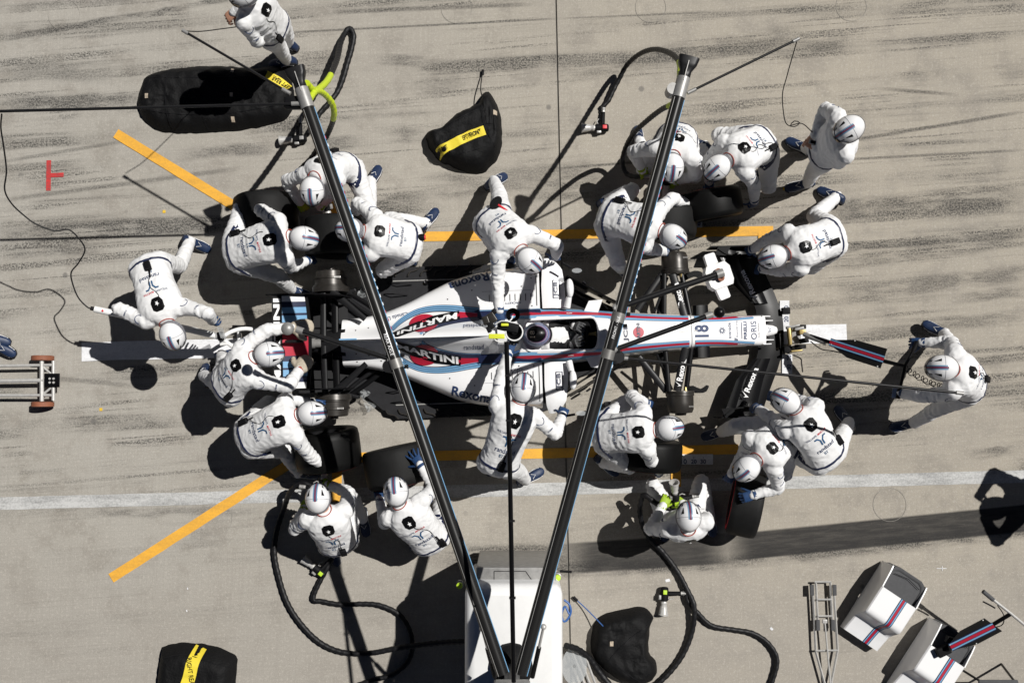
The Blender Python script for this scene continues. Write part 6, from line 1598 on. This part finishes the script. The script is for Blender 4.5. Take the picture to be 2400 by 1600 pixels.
for a, b in (((2150, 800, .98), (2140, 822, .97)), ((2108, 912, .96), (2104, 934, .96))): MB().tube(PP([a, b]), .022, 10).build('grip', 'black', fj)
co = []
for k in range(110):
    t = k / 109; p = P(2121 + 90 * t, 862 + 44 * t + 6 * math.sin(t * 3), .93 - .05 * t); a = k * .55
    co.append(p + Vector((math.cos(a) * .026, math.sin(a) * .026, .02 * math.sin(a * .5))))
MB().tube(co, .0045, 5).build('coiled_cord', 'black', fj)
MB().box(P(1862, 786, .16), (.10, .17, .13), None, .01).build('lifting_head', 'dull_steel', fj)
for px, py, sx, sy, mt in ((1880, 778, .07, .05, 'brass'), (1893, 786, .05, .07, 'steel'), (1884, 798, .09, .05, 'black'), (1872, 770, .10, .03, 'dull_steel'), (1858, 765, .14, .025, 'dull_steel'), (1866, 822, .12, .02, 'brass'), (1850, 788, .03, .18, 'brass')):
    MB().box(P(px, py, .24), (sx, sy, .06), Matrix.Rotation(R(px % 15), 3, 'Z'), .006).build('mechanism', mt, fj)
MB().tube(PP([(1884, 782, .33), (1900, 790, .37), (1936, 803, .46)]), .026, 10).build('damper', 'dull_steel', fj)
MB().tube(catmull(PP([(1900, 800, .3), (1925, 818, .25), (1950, 822, .35), (1985, 830, .5)]), .02), .006, 6).build('cable', 'black', fj)
for py in (766, 812):
    p = P(1875, py, .05); MB().lathe([(-.02, 0), (-.02, .06), (.02, .06), (.02, 0)], Matrix.Translation((p.x, p.y, .061)) @ Matrix.Rotation(R(90), 4, 'Z'), 16).build('wheel', 'rubber', fj)

# ============================================================ trolley, metal frame, nose covers, spare jack, stool, paddle, device
tr = empty('wheeled_trolley', P(60, 892, 0), 'bare steel trolley with rust-red wheels beside the end of the white strip', 'trolley')
TZ = .16
for a, b, r in (((-60, 858), (126, 855), .016), ((-60, 926), (126, 926), .016), ((-60, 893), (102, 891), .022), ((125, 845), (125, 938), .018), ((98, 846), (98, 940), .022), ((97, 856), (120, 876), .012), ((98, 926), (120, 908), .012)):
    MB().tube(PP([(*a, TZ), (*b, TZ)]), r, 12).build('tube', 'steel', tr)
MB().box(P(122, 891, TZ + .02), (.16, .145, .012), None, .004).build('plate', 'gloss_black', tr)
for dx in (-5, 4):
    for dy in (-4, 5): MB().lathe([(0, .012), (.008, .012), (.008, 0)], Matrix.Translation(P(122 + dx, 891 + dy, TZ + .028)) @ Matrix.Rotation(R(-90), 4, 'Y'), 10).build('bolt', 'steel', tr)
for py in (839, 947):
    p = P(100, py, .11); MB().lathe([(-.028, 0), (-.028, .09), (-.022, .112), (.022, .112), (.028, .09), (.028, 0)], Matrix.Translation(p) @ Matrix.Rotation(R(90), 4, 'Z'), 28).build('wheel', 'rust', tr, angle=30)
fm = empty('metal_stand', P(1930, 1480, 0), 'narrow galvanised steel A-frame stand lying flat near the nose covers', 'stand')
FZ = .06
for pts in ([(1904, 1370), (1908, 1440), (1912, 1526), (1938, 1620)], [(1953, 1370), (1958, 1440), (1963, 1523), (1944, 1620)], [(1912, 1364), (1916, 1443)], [(1946, 1364), (1950, 1443)], [(1916, 1443), (1917, 1472)], [(1950, 1443), (1952, 1470)]):
    MB().tube(PP([(*q, FZ) for q in pts]), .013, 4).build('rail', 'steel', fm, smooth=False)
for a, b in (((1909, 1363), (1948, 1363)), ((1914, 1404), (1949, 1404)), ((1916, 1443), (1951, 1443)), ((1911, 1524), (1963, 1523))): MB().tube(PP([(*a, FZ + .012), (*b, FZ + .012)]), .010, 4).build('cross_bar', 'steel', fm, smooth=False)
for px, py in ((1903, 1382), (1956, 1382), (1917, 1464), (1952, 1464)): MB().box(P(px, py, FZ + .02), (.04, .11, .02), None, .004).build('pad', 'foam_grey', fm)
MB().tube(PP([(1933, 1456, FZ + .03), (1948, 1620, FZ + .03)]), .009, 8).build('strut', 'steel', fm); MB().box(P(1933, 1455, FZ + .03), (.05, .04, .02), None, .005).build('strut_eye', 'steel', fm)

def nose_cover(px, py, label):
    o = P(px, py, 0); bk = P(px + 89, py - 139, 0) - o; rt = P(px + 41, py + 30, 0) - o; bk.z = rt.z = 0; bk.normalize(); rt = rt - bk * rt.dot(bk); rt.normalize()
    root = empty('nose_cover', o, label, 'cover', 'padded nose covers')
    prof = [(0, .02), (0, .13), (.10, .16), (.185, .19), (.235, .26), (.265, .335), (.30, .355), (.58, .36)]
    lower = [(.58, .40), (.58, .02)]
    hw = .208
    def pt(s, y, z): return o + bk * s + rt * y + Vector((0, 0, z))
    def hz(s):
        return lerpt(prof[1:], s)
    rows = []
    N = 28
    ss = [k * .58 / N for k in range(N + 1)]
    for s in ss:
        z = hz(s); row = []
        for y, e in ((-hw, -1), (-hw, 0), (-hw + .012, 1), (-hw * .5, 1), (0, 1), (hw * .5, 1), (hw - .012, 1), (hw, 0), (hw, -1)):
            row.append(pt(s, y, .01 if e < 0 else (z - .012 if e == 0 else z)))
        rows.append(row)
    mb = MB().grid(rows); mb.grid([[p for p in rows[0]], [Vector((p.x, p.y, .01)) for p in rows[0]]])
    sh_ = mb.build('shell', 'car_white', root, angle=35)
    # curved side walls that run back along the padding
    for sg in (-1, 1):
        pts = [(.58, .36), (.66, .345), (.75, .33), (.82, .31)]
        w_ = MB(); rws = []
        for s, z in pts: rws.append([pt(s, sg * hw * (1 - .02 * (s - .58)), .01), pt(s, sg * hw * (1 - .02 * (s - .58)), z)])
        rws2 = [[p + rt * (-sg * .012) for p in r] for r in rws]
        w_.grid(rws); w_.grid(rws2); w_.grid([[r[1] for r in rws], [r[1] for r in rws2]]); w_.build('side_wall', 'car_white', root)
    # grey padding, hollow towards the shell
    ring = []
    for s, y in ((.585, -.20), (.77, -.20), (.82, -.175), (.845, -.13), (.845, .13), (.82, .175), (.77, .20), (.585, .20)): ring.append((s, y))
    lo = [pt(s, y, .01) for s, y in ring]; hi = [pt(s, y, .30) for s, y in ring]; inn = [pt(.585 + (s - .585) * .9, y * .92, .302) for s, y in ring]; inlo = [pt(.585 + (s - .585) * .84, y * .88, .185) for s, y in ring]
    MB().loft([lo, hi], cap=False).build('padding', 'foam_grey', root, angle=30)
    MB().loft([hi, inn, [p + Vector((0, 0, .10)) for p in inlo]], cap=False).add([p + Vector((0, 0, .10)) for p in inlo], [tuple(range(len(inlo)))]).build('padding_top', 'foam_grey', root, angle=60)
    MB().tube([pt(.76, -.15, .304), pt(.79, 0, .306), pt(.76, .15, .304)], .003, 4).build('padding_seam', 'black', root)
    for y, w_, mt, e in ((0, .068, 'navy', .003), (0, .022, 'martini_red', .0045), (-.021, .011, 'light_blue', .0045), (.021, .011, 'light_blue', .0045)):
        rows = [[pt(s, .055 + y - w_ / 2, hz(s) + e), pt(s, .055 + y + w_ / 2, hz(s) + e)] for s in ss]
        MB().grid(rows).build('stripe', mt, sh_)
    return root
nose_cover(2007, 1492, 'white padded nose cover with stripes standing clear of the spare jack')
nose_cover(2116, 1625, 'white padded nose cover with the spare jack lying across it')
sj = empty('spare_jack', P(2290, 1490, 0), 'spare jack with a striped carbon shield leaning on the white nose cover', 'jack')
zs = lambda x, y: .42 + (x - 2218) / 180 * .25
jack_plate(sj, [(2222, 1512), (2250, 1478), (2307, 1448), (2349, 1478), (2290, 1509), (2226, 1524)], lambda x, y: zs(x, y) + .06, ((2228, 1516), (2330, 1466)))
MB().tube(PP([(2212, 1526, .40), (2290, 1485, .52), (2368, 1438, .66)]), .020, 10).build('stem', 'gloss_black', sj)
MB().tube(PP([(2307, 1388, .68), (2368, 1436, .66), (2402, 1464, .64)]), .015, 10).build('handlebar', 'steel', sj)
MB().tube(PP([(2304, 1385, .68), (2328, 1405, .675)]), .021, 10).build('grip', 'foam_grey', sj)
MB().tube(catmull(PP([(2304, 1409, .64), (2318, 1416, .64), (2332, 1424, .64)]), .02), .008, 8).build('brake_lever', 'black', sj)
MB().box(P(2210, 1524, .39), (.14, .09, .07), Matrix.Rotation(R(25), 3, 'Z'), .01).build('lifting_head', 'black', sj); MB().box(P(2228, 1500, .42), (.10, .07, .06), Matrix.Rotation(R(-20), 3, 'Z'), .01).build('mechanism', 'black', sj)
MB().tube(catmull(PP([(2338, 1418, .66), (2352, 1440, .62), (2350, 1462, .58), (2330, 1470, .56)]), .02), .005, 6).build('cable', 'black', sj)
for s_ in (0, 1): MB().tube(PP([(2206 + s_ * 30, 1530 - s_ * 14, .38), (2206 + s_ * 34, 1536 - s_ * 10, .02)]), .014, 8).build('foot', 'gloss_black', sj)
st = empty('stool', P(2345, 1630, 0), 'dark metal stool with a grey seat beside the spare jack', 'stool')
sp = P(2340, 1618, .45); MB().box(sp, (.40, .22, .03), None, .014).build('seat', 'foam_grey', st)
for sx in (-.17, .17):
    for sy in (-.09, .09): MB().tube([(sp.x + sx, sp.y + sy, .44), (sp.x + sx * 1.5, sp.y + sy * 1.6, 0)], .012, 8).build('leg', 'gloss_black', st)
bl = empty('rail_tool', P(1360, 1580, 0), 'silver channel tool with a clear guard lying between the cabinet and the black cover', 'tool')
for k in range(3): MB().tube(PP([(1342 + k * 11, 1528 - k * 5, .12), (1376 + k * 13, 1620, .10)]), .014, 4).build('channel', 'steel', bl, smooth=False)
pg = P(1346, 1560, .13); MB().loft([[(pg.x + math.cos(a) * .13, pg.y + math.sin(a) * .19, z) for a in [2 * math.pi * k / 24 for k in range(24)]] for z in (.125, .135)]).build('guard', 'clear', bl); MB().tube([(pg.x, pg.y, 0), (pg.x, pg.y, .125)], .02, 8).build('post', 'dull_steel', bl)
_dg = bpy.context.evaluated_depsgraph_get()
for nm, o in PENDING:
    me = bpy.data.meshes.new_from_object(o.evaluated_get(_dg)); me.name = 'hand_' + nm
    me.polygons.foreach_set('use_smooth', [True] * len(me.polygons)); me.materials.clear(); me.materials.append(M('glove_blue')); PROTO[nm] = me
for I in PEOPLE: finish_person(I, _dg)
for nm, o in PENDING: bpy.data.objects.remove(o)

# driver's helmet: purple shell with light rings and a dark crown
H = DRIVER['helmet']
H.material_slots[0].link = 'OBJECT'; H.material_slots[0].material = M('driver_purple')
def crown(name, a0, a1, mt, k):
    rows = [[helm_pt(R(a0 + (a1 - a0) * i / 4), 2 * math.pi * j / 40, k) for j in range(41)] for i in range(5)]
    return MB().grid(rows).build(name, mt, H, world=False)
crown('ring', 46, 40, 'driver_silver', .0015); crown('ring', 36, 33, 'light_blue', .0015); crown('ring', 30, 26, 'driver_silver', .0015); crown('ring', 22, 18, 'light_blue', .0015); crown('ring', 12, 4, 'driver_silver', .0015)
crown('crown', 50, 89.5, 'gloss_black', .002)
v, f = text2d('18', .07, (0, 0), R(90), .05)
MB().add([(x - .035, y, .1408 - (x - .035) ** 2 * 3.2 - y * y * 4) for x, y in v], f).build('numeral', 'tag', H, world=False, smooth=False)
g_ = bpy.data.objects.new('visor', PROTO['goggles']); COL.objects.link(g_); g_.parent = H
for s in (-1, 1):
    D = DRIVER; pts = []
    for t in (.95, .8, .6, .4, .2):
        c = D['spine'](t) + D['lat'] * (s * (.09 if t > .5 else .09 * t * 2)); h = D['bvh'].ray_cast(c, D['fwd'], .4)
        if h[0] is not None: pts.append(h[0] + D['fwd'] * .006)
    if len(pts) > 2: MB().tube(catmull(pts, .03), .042, 8, flat=.16, up=D['fwd']).build('harness', 'black', D['root'])
DRIVER['root']['label'] = 'racing driver in a purple ringed helmet numbered 18, seated in the cockpit'
# small things in hands and belts
sg = empty('signal_paddle', P(1165, 492, .95), 'short red-handled paddle with a black disc in the belt of the leaning man', 'paddle')
A, B = P(1168, 480, 1.06), P(1224, 520, 1.10); d = (B - A).normalized(); s = Vector((0, 0, 1)).cross(d)
MB().tube([A, A.lerp(B, .55)], .012, 8).build('handle', 'label_red', sg); MB().tube([A.lerp(B, .55), A.lerp(B, .75)], .010, 8).build('ferrule', 'steel', sg); MB().tube([A.lerp(B, .75), B], .014, 8).build('grip', 'label_red', sg)
MB().loft([[A - d * .03 + d * (math.cos(a) * .05) + s * (math.sin(a) * .075) + Vector((0, 0, z)) for a in [2 * math.pi * k / 20 for k in range(20)]] for z in (-.008, .008)]).build('disc', 'black', sg)
rl = empty('belt_lamp', P(990, 555, .75), 'round red lamp hanging at the back of the crouching tyre fitter', 'lamp')
p = P(988, 556, .78); MB().lathe([(-.03, .03), (.0, .034), (.03, .034), (.03, 0)], Matrix.Translation(p), 16).build('housing', 'black', rl); MB().lathe([(.028, .028), (.04, .022), (.042, 0)], Matrix.Translation(p), 16).build('lens', 'label_red', rl)
dv = empty('handheld_device', P(1907, 333, 1.1), 'small grey device held in bare hands by the standing man', 'device')
p = P(1905, 334, 1.17); MB().box(p, (.075, .045, .02), Matrix.Rotation(R(-20), 3, 'Z'), .006).build('case', 'dull_steel', dv); MB().box(p + Vector((0, 0, .012)), (.045, .028, .004), Matrix.Rotation(R(-20), 3, 'Z')).build('screen', 'black', dv, smooth=False)
for px, py, z, lab in ((1352, 634, .82, 'clear plastic paddle held by the leaning man with the red paddle'), (1362, 968, .86, 'clear plastic paddle held by the man reaching past the light pole')):
    r_ = empty('debris_paddle', P(px, py, z), lab, 'paddle', 'clear paddles')
    q = P(px, py, z); MB().loft([[q + Vector((math.cos(a) * .05, math.sin(a) * .024, zz)) for a in [2 * math.pi * k / 20 for k in range(20)]] for zz in (-.006, .006)]).build('blade', 'clear', r_)
    h_ = P(px - 34, py - 18 if py < 800 else py + 6, z); MB().tube([h_, q - (q - h_).normalized() * .06], .012, 8).build('handle', 'black', r_)
